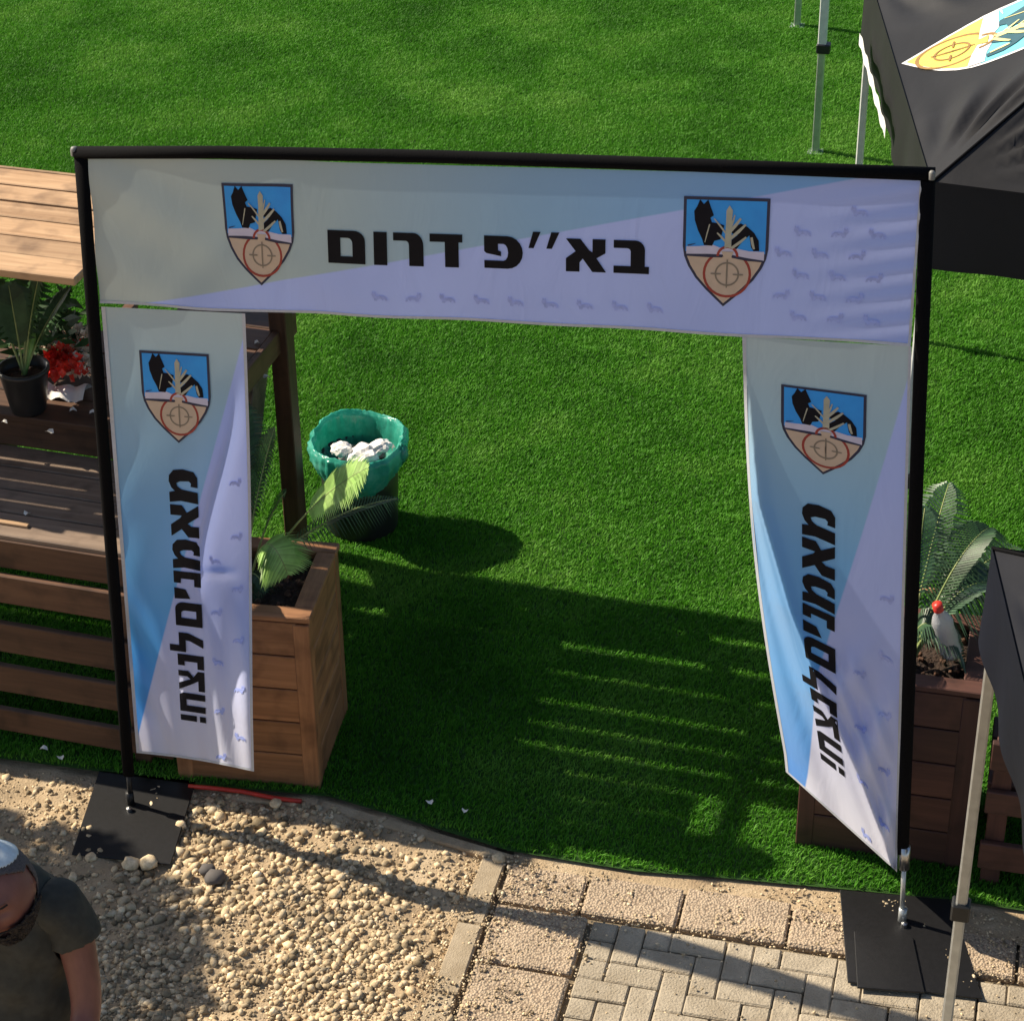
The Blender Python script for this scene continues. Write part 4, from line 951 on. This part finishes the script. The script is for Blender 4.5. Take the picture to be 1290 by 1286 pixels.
# ------------------------------------------------------------ canopy tents
def tent(name, A1, d1, d2, side, ze, zp, val, mat, label, legs_mat, collar=True, tb=False):
    t = thing(name, (A1[0], A1[1], 0), label, 'canopy tent')
    d1, d2 = Vector(d1).normalized(), Vector(d2).normalized(); A = Vector((A1[0], A1[1]))
    C = [A, A + d1 * side, A + (d1 + d2) * side, A + d2 * side]; ctr = A + (d1 + d2) * side / 2
    names = []
    for k in range(4):
        p, q = C[k], C[(k + 1) % 4]
        def f(s, w_, p=p, q=q):
            e = p + (q - p) * s; x = e + (ctr - e) * w_
            # cloth strained between eaves and peak, pulled into rays at the corners
            rays = 0.0
            for cs in (s, 1 - s):
                dd = math.hypot(cs * side, w_ * side * .5); an = math.atan2(w_ * .5, cs + 1e-5)
                rays += .034 * math.exp(-((dd - .40) / .32) ** 2) * math.sin(an * 17 + 1) * min(1, dd * 3) * min(1, s * 14, (1 - s) * 14)
            sag = -.09 * math.sin(math.pi * s) * math.sin(math.pi * min(1, w_ * 1.05)) * (1 - w_)
            return (x.x, x.y, ze + (zp - ze) * w_ + sag + rays * (1 - w_) * min(1, w_ * 6))
        V, F = [], []; n1, n2 = 90, 40
        for j in range(n2 + 1):
            for i in range(n1 + 1): V.append(f(i / n1, (j / n2) * .999))
        F = [(j * (n1 + 1) + i, j * (n1 + 1) + i + 1, (j + 1) * (n1 + 1) + i + 1, (j + 1) * (n1 + 1) + i) for j in range(n2) for i in range(n1)]
        part('roof_panel', (V, F), mat, t, True)
        nrm = Vector(((q - p).y, -(q - p).x)).normalized()
        if nrm.dot(ctr - p) > 0: nrm = -nrm
        def vf(s, w_, p=p, q=q, nrm=nrm):
            e = p + (q - p) * s + nrm * (.002 + .010 * w_ * math.sin(s * 34 + k * 2) * (.3 + .7 * w_))
            z_ = ze + .010 - val * w_ + .006 * math.sin(s * 12) * w_
            return (e.x, e.y, z_ + .15 * 0)
        (g_, _) = sheet(vf, 90, 8); part('valance', g_, mat, t, True)
    for k in range(4):
        pk = C[k]; part('seam', tube([(pk.x + (ctr.x - pk.x) * i / 10, pk.y + (ctr.y - pk.y) * i / 10, ze + (zp - ze) * i / 10 + .004) for i in range(11)], .006, 6), black_cloth, t, True)
        c_ = C[k] + (ctr - C[k]).normalized() * .05 + (Vector((-.03, -.02)) if k == 0 and not tb else Vector((0, 0)))
        part('leg', box((c_.x, c_.y, ze / 2 + .02), (.037, .037, ze - .06), .006), legs_mat, t)
        part('foot', box((c_.x, c_.y, .010), (.09, .09, .016), .003), steel, t)
        if collar:
            part('collar', box((c_.x, c_.y, .62), (.062, .058, .07), .006), plastic_black, t)
        part('inner_leg', box((c_.x, c_.y, .30), (.030, .030, .60), .004), steel, t)
    return t, C, ctr
tA, CA, ctrA = tent('canopy_tent', (2.77, 2.09), (-.2, .98), (.98, -.10), 2.62, 2.0, 2.72, .37, canopy_m, 'black pop up canopy tent with a yellow and blue shield on its roof, upper right', white_leg)
# shield printed on the roof face over the left eave
def roofA(x, y, off):
    """x across, y from the shield's top to its tip; lies on the roof face of the left eave"""
    tip = Vector(T(1137, 78, 2.20)); far = Vector(T(1335, -18, 2.55)); ax = far - tip
    return None
def face_pt(px, py):
    # meet the plane of the left roof face
    p0 = Vector((CA[0].x, CA[0].y, 2.0)); p1 = Vector((CA[1].x, CA[1].y, 2.0)); p2 = Vector((ctrA.x, ctrA.y, 2.72))
    n_ = (p1 - p0).cross(p2 - p0).normalized()
    if n_.z < 0: n_ = -n_
    a, b_ = at(px, py, 3.2), at(px, py, 1.2); d = b_ - a; t = (p0 - a).dot(n_) / d.dot(n_); return a + d * t, n_
(tipP, nA) = face_pt(1137, 79); (c1P, _) = face_pt(1262, -2); (c2P, _) = face_pt(1310, 42)
midP = (c1P + c2P) / 2
ax_y = tipP - midP; ax_x = (c1P - c2P)
ax_x = ax_x - ax_y * (ax_x.dot(ax_y) / ax_y.length_squared)
LY = ax_y.length; wfull = ax_x.length * 1.0; dirx, diry = -ax_x.normalized(), ax_y.normalized()
tipy = 1.31; topy = -0.10
def roof_print(x, y, off):
    u_ = (x - .5) * wfull; v_ = (y - tipy) / (1.31 - .42) * LY
    c_ = tipP + dirx * u_ + diry * v_
    # follow the strained cloth: drop onto the face with its sag
    rel = Vector((c_.x, c_.y)) - CA[0]; e = (CA[1] - CA[0]); s = rel.dot(e) / e.length_squared
    h_ = (ctrA - (CA[0] + CA[1]) / 2).length; nn_ = Vector((-e.y, e.x)).normalized()
    if nn_.dot(ctrA - CA[0]) < 0: nn_ = -nn_
    w_ = rel.dot(nn_) / h_
    s_c = (ctrA - CA[0]).dot(e) / e.length_squared; sp = (s - w_ * s_c) / max(.05, (1 - w_))
    sag = -.09 * math.sin(math.pi * min(1, max(0, sp))) * math.sin(math.pi * min(1, max(0, w_ * 1.05))) * (1 - w_)
    rays = 0.0
    for cs in (sp, 1 - sp):
        dd = math.hypot(cs * 2.62, w_ * 2.62 * .5); an = math.atan2(w_ * .5, cs + 1e-5)
        rays += .034 * math.exp(-((dd - .40) / .32) ** 2) * math.sin(an * 17 + 1) * min(1, dd * 3) * max(0, min(1, sp * 14, (1 - sp) * 14))
    return Vector((c_.x, c_.y, 2.0 + .72 * w_ + sag + rays * (1 - w_) * min(1, w_ * 6))) + nA * (off + .010)
A1A = (2.77, 2.09)
roofpanel = [c for c in tA.children if c.name.startswith('roof_panel')][0]
from mathutils.bvhtree import BVHTree
rp_bvh = BVHTree.FromPolygons([v.co.copy() for v in roofpanel.data.vertices], [tuple(p.vertices) for p in roofpanel.data.polygons])
def on_roof(x, y, off):
    c_ = roof_print(x, y, 0); q = Vector((c_.x - A1A[0], c_.y - A1A[1], 6))
    hit = rp_bvh.ray_cast(q, Vector((0, 0, -1)))[0]
    return Vector((c_.x, c_.y, (hit.z if hit else c_.z) + .003 + off))
def tent_emblem():
    V, F, MI = [], [], []
    for (o_, h_, mi, lay) in emblem_polys((2, 1, 2, 3, 4, 4, 5, 6)):
        v, f, m_ = poly_print([(o_, h_, mi)], .035); k = len(V)
        V += [on_roof(x, y, .0015 * lay) for x, y, _ in v]; F += [tuple(i + k for i in q) for q in f]; MI += m_
    mats = [E_navy, T_cyan, T_white, T_yellow, plain('canopy_print_ochre', (.30, .17, .05), .5), plain('canopy_print_teal', (.03, .10, .13), .5), plain('canopy_print_gold', (.72, .66, .30), .5)]
    return part('emblem', (V, F), mats, roofpanel, mi=MI)
tent_emblem()
# white lettering strip down the left valance
def vstrip(s, w_):
    p = CA[0] + (CA[1] - CA[0]) * (.42 + .46 * s); nrm = Vector((-1, -.2)).normalized(); q = p + nrm * .05
    return (q.x, q.y, 1.99 - .20 - .06 * w_ + .01 * math.sin(s * 30))
(g_, _) = sheet(vstrip, 30, 2); part('white_strip', g_, T_white, tA)

c0 = T(1250, 692, 2.0)
b0_, b1_ = at(1243, 815, 1.72), at(1292, 1040, 1.72)
tB, CB, ctrB = tent('canopy_tent', (c0[0] + .0, c0[1]), (.98, -.08), (b1_.x - b0_.x, b1_.y - b0_.y), 2.6, 2.0, 2.7, .34, canopy2_m, 'dark navy canopy tent with a long grey leg, nearest the viewer at the right', steel, tb=True)
def leg(foot, lean_px, label, h=1.9, mat=steel, collar_z=None):
    t = thing('tent_leg', (foot[0], foot[1], 0), label, 'tent leg', 'legs of a pop up tent on the far field')
    part('foot', box((foot[0], foot[1], .012), (.10, .10, .016), .003), steel, t)
    part('inner_leg', box((foot[0], foot[1], .5), (.045, .045, .98), .005), mat, t)
    part('outer_leg', box((foot[0], foot[1], .72 + .64), (.052, .052, 1.30), .005), white_leg, t)
    part('collar', box((foot[0] + .01, foot[1], .70), (.085, .07, .06), .006), plastic_black, t)
    return t
f2 = at(1027, 194); f1 = at(1004, 35)
leg((f2.x, f2.y), 0, 'grey and white tent leg with a black collar, left of the black tent')
leg((f1.x, f1.y), 0, 'farthest pale tent leg at the top edge of the picture')

# ------------------------------------------------------------ white chair at the far right
wc = at(1283, 412)
chair = thing('garden_chair', (wc.x + .27, wc.y, 0), 'white plastic garden chair half out of frame under the black tent', 'chair')
cu, cv = wc.x + .27, wc.y
part('seat', box((cu, cv, .43), (.44, .42, .03), .012), T_white, chair)
(g_, _) = sheet(lambda s, t: (cu - .23 + .46 * s, cv - .22 - .06 * t + .05 * math.cos((s - .5) * 3.1), .43 + .42 * t * (1 - .10 * (2 * s - 1) ** 4)), 12, 8)
part('backrest', g_, T_white, chair, True)
for a in (-.19, .19):
    for b_ in (-.18, .18): part('leg', box((cu + a, cv + b_, .21), (.035, .035, .42), .006), T_white, chair)
    part('armrest', box((cu + a * 1.15, cv, .64), (.045, .42, .025), .008), T_white, chair)

# ------------------------------------------------------------ tree added out of view left, its crown shading ground and man
def shade_tree(base, h, rcrown, label, zlow):
    t = thing('shade_tree', base, label, 'shade_tree')
    part('trunk', tube([(base[0], base[1], -.05), (base[0] + .05, base[1], h * .3), (base[0] - .03, base[1] + .04, h * .62), (base[0], base[1], h * .9)], [.11, .09, .065, .02], 10), wood_z, t, True)
    lb = []
    for k in range(9):
        a = k * 2.4; z_ = h * (.45 + .045 * k); e = (base[0] + math.cos(a) * rcrown * .7, base[1] + math.sin(a) * rcrown * .7, z_ + .5); m_ = ((base[0] + e[0]) / 2, (base[1] + e[1]) / 2, z_ + .15)
        part('limb', tube([(base[0], base[1], z_), m_, e], [.035, .022, .008], 6), wood_z, t, True)
    V, F = [], []
    for _ in range(3600):
        while True:
            q = Vector((random.uniform(-1, 1), random.uniform(-1, 1), random.uniform(-1, 1)))
            if q.length < 1 and math.sin(q.x * 7) * math.sin(q.y * 6 + 1) * math.sin(q.z * 7 + 2) > -.25: break
        c_ = Vector((base[0] + q.x * rcrown, base[1] + q.y * rcrown, zlow + (h - zlow) / 2 * (1 + q.z)))
        M_ = Euler((random.uniform(-1, 1), random.uniform(-1, 1), random.uniform(0, 6.3))).to_matrix(); k = len(V)
        for x, y, z_ in ((-.055, 0, 0), (0, -.028, .01), (.06, 0, .0), (0, .028, .01)): V.append(c_ + M_ @ Vector((x, y, z_)))
        F.append((k, k + 1, k + 2, k + 3))
    part('crown', (V, F), tree_leaf, t)
shade_tree((-3.1, -.25, 0), 3.0, .62, 'small leafy tree added out of view at the left to shade the near ground', 1.6)
shade_tree((-1.75, -1.95, 0), 4.5, .8, 'second taller leafy tree added out of view at the left to shade the man', 2.3)

# ------------------------------------------------------------ the man at the lower left
skin_m, N, Lk, b = new_mat('skin'); 
g_n = N.new('ShaderNodeTexNoise'); g_n.inputs['Scale'].default_value = 14; g_n.inputs['Detail'].default_value = 5
rr = ramp(N, [(0.3, (.15, .055, .042)), (.7, (.235, .095, .07))]); Lk.new(g_n.outputs['Fac'], rr.inputs[0]); Lk.new(rr.outputs[0], b.inputs['Base Color'])
b.inputs['Roughness'].default_value = .5; b.inputs['Subsurface Weight'].default_value = .06; b.inputs['Subsurface Radius'].default_value = (.6, .25, .15); b.inputs['Subsurface Scale'].default_value = .02
shirt_m = plain('olive_cotton', (.042, .042, .034), .9, .2, 40, .4)
hair_m = plain('dark_beard', (.018, .012, .010), .85, .4, 160, 1.0, bdist=.01)
grey_hair = plain('cropped_grey_hair', (.10, .085, .085), .9, .35, 220, .8)
cap_m = plain('pale_blue_cap', (.62, .70, .74), .8, .10, 60, .4)
trouser_m = plain('dark_trousers', (.03, .032, .028), .9, .2, 40, .3)
H = Vector(T(0, 1122, 1.76))
man = thing('person', (H.x, H.y, 0), 'bearded man in an olive T-shirt and pale skullcap looking down, at lower left', 'person')
def rings(c0, prof_, n=28):
    V, F = [], []
    for (dv, z_, rx, ry) in prof_:
        for k in range(n): a = 2 * math.pi * k / n; V.append((c0[0] + rx * math.cos(a), c0[1] + dv + ry * math.sin(a), c0[2] + z_))
    m_ = len(prof_)
    for q in range(m_ - 1):
        for k in range(n): F.append((q * n + k, q * n + (k + 1) % n, (q + 1) * n + (k + 1) % n, (q + 1) * n + k))
    F.append(tuple(range(n - 1, -1, -1))); F.append(tuple(range((m_ - 1) * n, m_ * n))); return V, F
def ball(c, r_, sc_=(1, 1, 1)):
    bm = bmesh.new(); bmesh.ops.create_icosphere(bm, subdivisions=3, radius=r_); V = [Vector((v.co.x * sc_[0], v.co.y * sc_[1], v.co.z * sc_[2])) + Vector(c) for v in bm.verts]
    bm.verts.index_update(); F = [tuple(v.index for v in f.verts) for f in bm.faces]; bm.free(); return V, F
def smooth_path(pts_, rad, n=6):
    P_, R_ = [], []; m_ = len(pts_)
    for i in range(m_ - 1):
        p0, p1, p2, p3 = (Vector(pts_[max(0, i - 1)]), Vector(pts_[i]), Vector(pts_[i + 1]), Vector(pts_[min(m_ - 1, i + 2)]))
        for k in range(n):
            t = k / n; P_.append(.5 * ((2 * p1) + (p2 - p0) * t + (2 * p0 - 5 * p1 + 4 * p2 - p3) * t * t + (3 * p1 - p0 - 3 * p2 + p3) * t ** 3)); R_.append(rad[i] + (rad[i + 1] - rad[i]) * t)
    P_.append(Vector(pts_[-1])); R_.append(rad[-1]); return tube(P_, R_, 16)
def remesh(geo, vox, smooth_it=3):
    me_ = bpy.data.meshes.new('tmp'); me_.from_pydata([tuple(v) for v in geo[0]], [], geo[1]); ob = bpy.data.objects.new('tmp', me_); COL.objects.link(ob)
    m_ = ob.modifiers.new('r', 'REMESH'); m_.mode = 'VOXEL'; m_.voxel_size = vox
    if smooth_it: s_ = ob.modifiers.new('s', 'SMOOTH'); s_.factor = .5; s_.iterations = smooth_it
    dg = bpy.context.evaluated_depsgraph_get(); out = bpy.data.meshes.new_from_object(ob.evaluated_get(dg))
    V = [v.co.copy() for v in out.vertices]; F = [tuple(p.vertices) for p in out.polygons]
    bpy.data.objects.remove(ob); bpy.data.meshes.remove(me_); bpy.data.meshes.remove(out)
    return V, F
# axes: he faces -v (towards the viewer), head bent forward; his left side is +u
face_yaw = R(14)
HM = (Matrix.Rotation(face_yaw, 3, 'Z') @ Matrix.Rotation(R(-14), 3, 'Y') @ Matrix.Rotation(R(-4), 3, 'X'))
def hd(x, y, z_): return H + HM @ Vector((x, y, z_))    # x his left, y back of head, z up
def head_shell(grow=0.0, face=True, n=40, m=30):
    V, F = [], []
    for j in range(m + 1):
        th = math.pi * j / m
        for i in range(n):
            ph = 2 * math.pi * i / n; x, y, z_ = math.sin(th) * math.cos(ph), math.sin(th) * math.sin(ph), math.cos(th)
            rx, ry, rz = .090, .110, .132
            fx, fy, fz = x * rx, y * ry, z_ * rz
            if fz < 0: k = -fz / rz; fx *= 1 - .30 * k ** 1.5; fy = fy * (1 - .28 * k) - .012 * k
            if face and fy < 0:
                g2 = lambda cx, cz, sx, sz: math.exp(-((fx - cx) / sx) ** 2 - ((fz - cz) / sz) ** 2)
                fy -= .026 * g2(0, -.022, .013, .020) + .012 * g2(0, .0, .009, .022)       # nose
                fy -= .009 * (g2(.03, .022, .024, .009) + g2(-.03, .022, .024, .009))      # brow
                fy += .011 * (g2(.031, .002, .016, .011) + g2(-.031, .002, .016, .011))    # sockets
                fy -= .006 * (g2(.04, -.028, .018, .016) + g2(-.04, -.028, .018, .016))    # cheeks
                fy -= .007 * g2(0, -.058, .020, .007) + .006 * g2(0, -.070, .018, .006) - .004 * g2(0, -.0635, .022, .003)
                fy -= .012 * g2(0, -.098, .022, .016)                                       # chin
            L_ = Vector((fx, fy, fz)); L_ += L_.normalized() * grow
            V.append(hd(*L_))
    for j in range(m):
        for i in range(n): F.append((j * n + i, (j + 1) * n + i, (j + 1) * n + (i + 1) % n, j * n + (i + 1) % n))
    return V, F
S = H + Vector((-.18, .29, -.23))                       # base of the neck, behind and below the head
q_ = lambda du, dv, dz: (S.x + du, S.y + dv, S.z + dz)
torso = rings(S, [(.0, -.66, .13, .10), (.0, -.60, .165, .118), (.0, -.48, .158, .115), (.0, -.36, .148, .108), (.01, -.24, .160, .118), (.02, -.14, .178, .118), (.02, -.08, .165, .100), (.02, -.03, .115, .075), (.0, .02, .065, .062)])
neck = smooth_path([q_(0, .02, -.05), S.lerp(H, .35), hd(0, .015, -.05)], [.075, .062, .062])
def arm_geo(sg):
    a = smooth_path([q_(sg * .13, .02, -.085), q_(sg * .185, .02, -.115), q_(sg * .225, -.01, -.25), q_(sg * .25, -.07, -.40), q_(sg * .245, -.20, -.49), q_(sg * .22, -.36, -.56), q_(sg * .205, -.43, -.585), q_(sg * .19, -.485, -.605)],
                    [.062, .060, .050, .042, .042, .028, .030, .030])
    return join(a, ball(q_(sg * .165, .02, -.10), .066), ball(q_(sg * .20, -.445, -.592), .036, (1, 1.25, .6)))
def leg_geo(sg):
    return join(smooth_path([q_(sg * .085, 0, -.58), q_(sg * .10, -.01, -.72), (S.x + sg * .12, S.y - .03, .50), (S.x + sg * .125, S.y, .32), (S.x + sg * .13, S.y + .02, .09)], [.105, .092, .062, .060, .042]),
                smooth_path([(S.x + sg * .13, S.y + .03, .05), (S.x + sg * .14, S.y - .10, .045), (S.x + sg * .145, S.y - .18, .04)], [.042, .042, .034]))
body = join(torso, neck, arm_geo(1), arm_geo(-1), leg_geo(1), leg_geo(-1))
fing = []
for sg in (1, -1):
    hb_ = Vector(q_(sg * .185, -.50, -.61))
    for k, (dx, L_) in enumerate(((-.026, .070), (-.009, .080), (.009, .076), (.026, .060))):
        p0 = hb_ + Vector((dx * sg, .0, 0)); fing.append(tube([p0, p0 + Vector((0, -L_ * .4, -.004)), p0 + Vector((0, -L_ * .75, -.018)), p0 + Vector((0, -L_, -.036))], [.010, .009, .0085, .007], 8))
    p0 = Vector(q_(sg * .195, -.47, -.60)) + Vector((-sg * .03, 0, 0)); fing.append(tube([p0, p0 + Vector((-sg * .02, -.025, -.008)), p0 + Vector((-sg * .028, -.05, -.018))], [.012, .010, .008], 8))
ears = []
for sg in (1, -1):
    ears.append(([hd(sg * (.082 + .016 * math.sin(j / 6 * math.pi) * (1 if i < 5 else .4)), .012 + .017 * math.cos(i / 8 * 6.283) * (.3 + .7 * math.sin(j / 6 * math.pi)), -.004 + .030 * math.sin(i / 8 * 6.283) * (.3 + .7 * math.sin(j / 6 * math.pi)) ) for j in range(7) for i in range(8)], [(j * 8 + i, j * 8 + (i + 1) % 8, (j + 1) * 8 + (i + 1) % 8, (j + 1) * 8 + i) for j in range(6) for i in range(8)] + [tuple(range(7, -1, -1)), tuple(range(48, 56))]))
full = remesh(join(body, head_shell(), *fing, *ears), .0065, 2)
part('body', full, skin_m, man, True)
# clothing: shells grown from the same chains, cut at the hems
def shell_from(geo, grow, keep, mat, name, bag=0.0):
    V, F = geo; nr = [Vector((0, 0, 0)) for _ in V]
    for f in F:
        a, b_, c = V[f[0]], V[f[1]], V[f[2]]; n_ = (b_ - a).cross(c - a)
        for i in f: nr[i] += n_
    ok = [keep(v) for v in V]; F2 = [f for f in F if all(ok[i] for i in f)]
    used = sorted({i for f in F2 for i in f}); mpx = {i: k for k, i in enumerate(used)}; V2 = []
    for i in used:
        v, n_ = V[i], nr[i].normalized()
        wr = .0045 * math.sin(v.z * 36 + v.x * 25 + 2 * math.sin(v.y * 18)) + .003 * math.sin(v.x * 55 + v.y * 45 - v.z * 30)
        V2.append(v + n_ * (grow + wr + bag * (random.random() * .2 + .9)))
    o_ = part(name, (V2, [tuple(mpx[i] for i in f) for f in F2]), mat, man, True)
    sm = o_.modifiers.new('smooth', 'SMOOTH'); sm.iterations = 4; sm.factor = .5
    sm = o_.modifiers.new('thick', 'SOLIDIFY'); sm.thickness = .004; return o_
neckc = Vector(q_(0, .0, .05))
def keep_shirt(v):
    if v.z < S.z - .60: return False
    if (v - H).length < .150: return False
    dx = abs(v.x - S.x)
    if dx > .16 and v.z < S.z - .20 + .4 * max(0, dx - .2): return dx < .18 and v.z > S.z - .6
    return (v - neckc).length > .075 or v.z < S.z - .02
shell_from(full, .014, keep_shirt, shirt_m, 't_shirt', .004)
shell_from(full, .010, lambda v: v.z < S.z - .52 and v.z > .10 and (abs(v.x - S.x) < .24) and not (v.y < S.y - .28), trouser_m, 'trousers', .006)
for sg in (1, -1):
    part('shoe', box(q_(sg * .143, -.08, .045 - S.z), (.10, .28, .09), .03), plastic_black, man, True)
def head_cover(cond, grow, mat, name, wob=0.0):
    V, F = head_shell(grow, True, 132, 104); loc = [HM.inverted() @ (v - H) for v in V]; ok = [cond(p) for p in loc]
    F2 = [f for f in F if all(ok[i] for i in f)]; used = sorted({i for f in F2 for i in f}); mpx = {i: k for k, i in enumerate(used)}
    V2 = [V[i] + Vector((random.uniform(-wob, wob), random.uniform(-wob, wob), random.uniform(-wob, wob))) for i in used]
    o_ = part(name, (V2, [tuple(mpx[i] for i in f) for f in F2]), mat, man, True); sm = o_.modifiers.new('thick', 'SOLIDIFY'); sm.thickness = -.004; return o_
head_cover(lambda p: (p - Vector((.0, .015, .135))).length < .092, .007, cap_m, 'skullcap')
head_cover(lambda p: p.z > .050 + .75 * max(0, -p.y - .015) or (p.y > .02 and p.z > -.06), .0035, grey_hair, 'hair', .001)
head_cover(lambda p: p.z < -.050 + .30 * max(0, abs(p.x) - .045) and p.y < .02 and not (abs(p.x) < .021 and -.074 < p.z < -.058), .010, hair_m, 'beard', .003)
for sg in (1, -1): head_cover(lambda p, sg=sg: p.y < -.05 and .017 < p.z < .028 and .012 < p.x * sg < .052, .003, hair_m, 'eyebrow', .0008)
for sg in (1, -1):
    c_ = hd(sg * .031, -.073, .002); bm = bmesh.new(); bmesh.ops.create_uvsphere(bm, u_segments=12, v_segments=8, radius=.0115)
    part('eye', ([v.co + c_ for v in bm.verts], (bm.verts.index_update(), [tuple(v.index for v in f.verts) for f in bm.faces])[1]), plain('eye_white', (.45, .40, .37), .25), man, True); bm.free()
    c2 = hd(sg * .031, -.0815, .0); bm = bmesh.new(); bmesh.ops.create_uvsphere(bm, u_segments=10, v_segments=6, radius=.0052)
    part('iris', ([v.co + c2 for v in bm.verts], (bm.verts.index_update(), [tuple(v.index for v in f.verts) for f in bm.faces])[1]), plain('dark_iris', (.03, .015, .01), .2), man, True); bm.free()
# tidy helper properties
for o in bpy.data.objects:
    for k in ('base_u', 'base_v', 'base_z'):
        if k in o.keys(): del o[k]
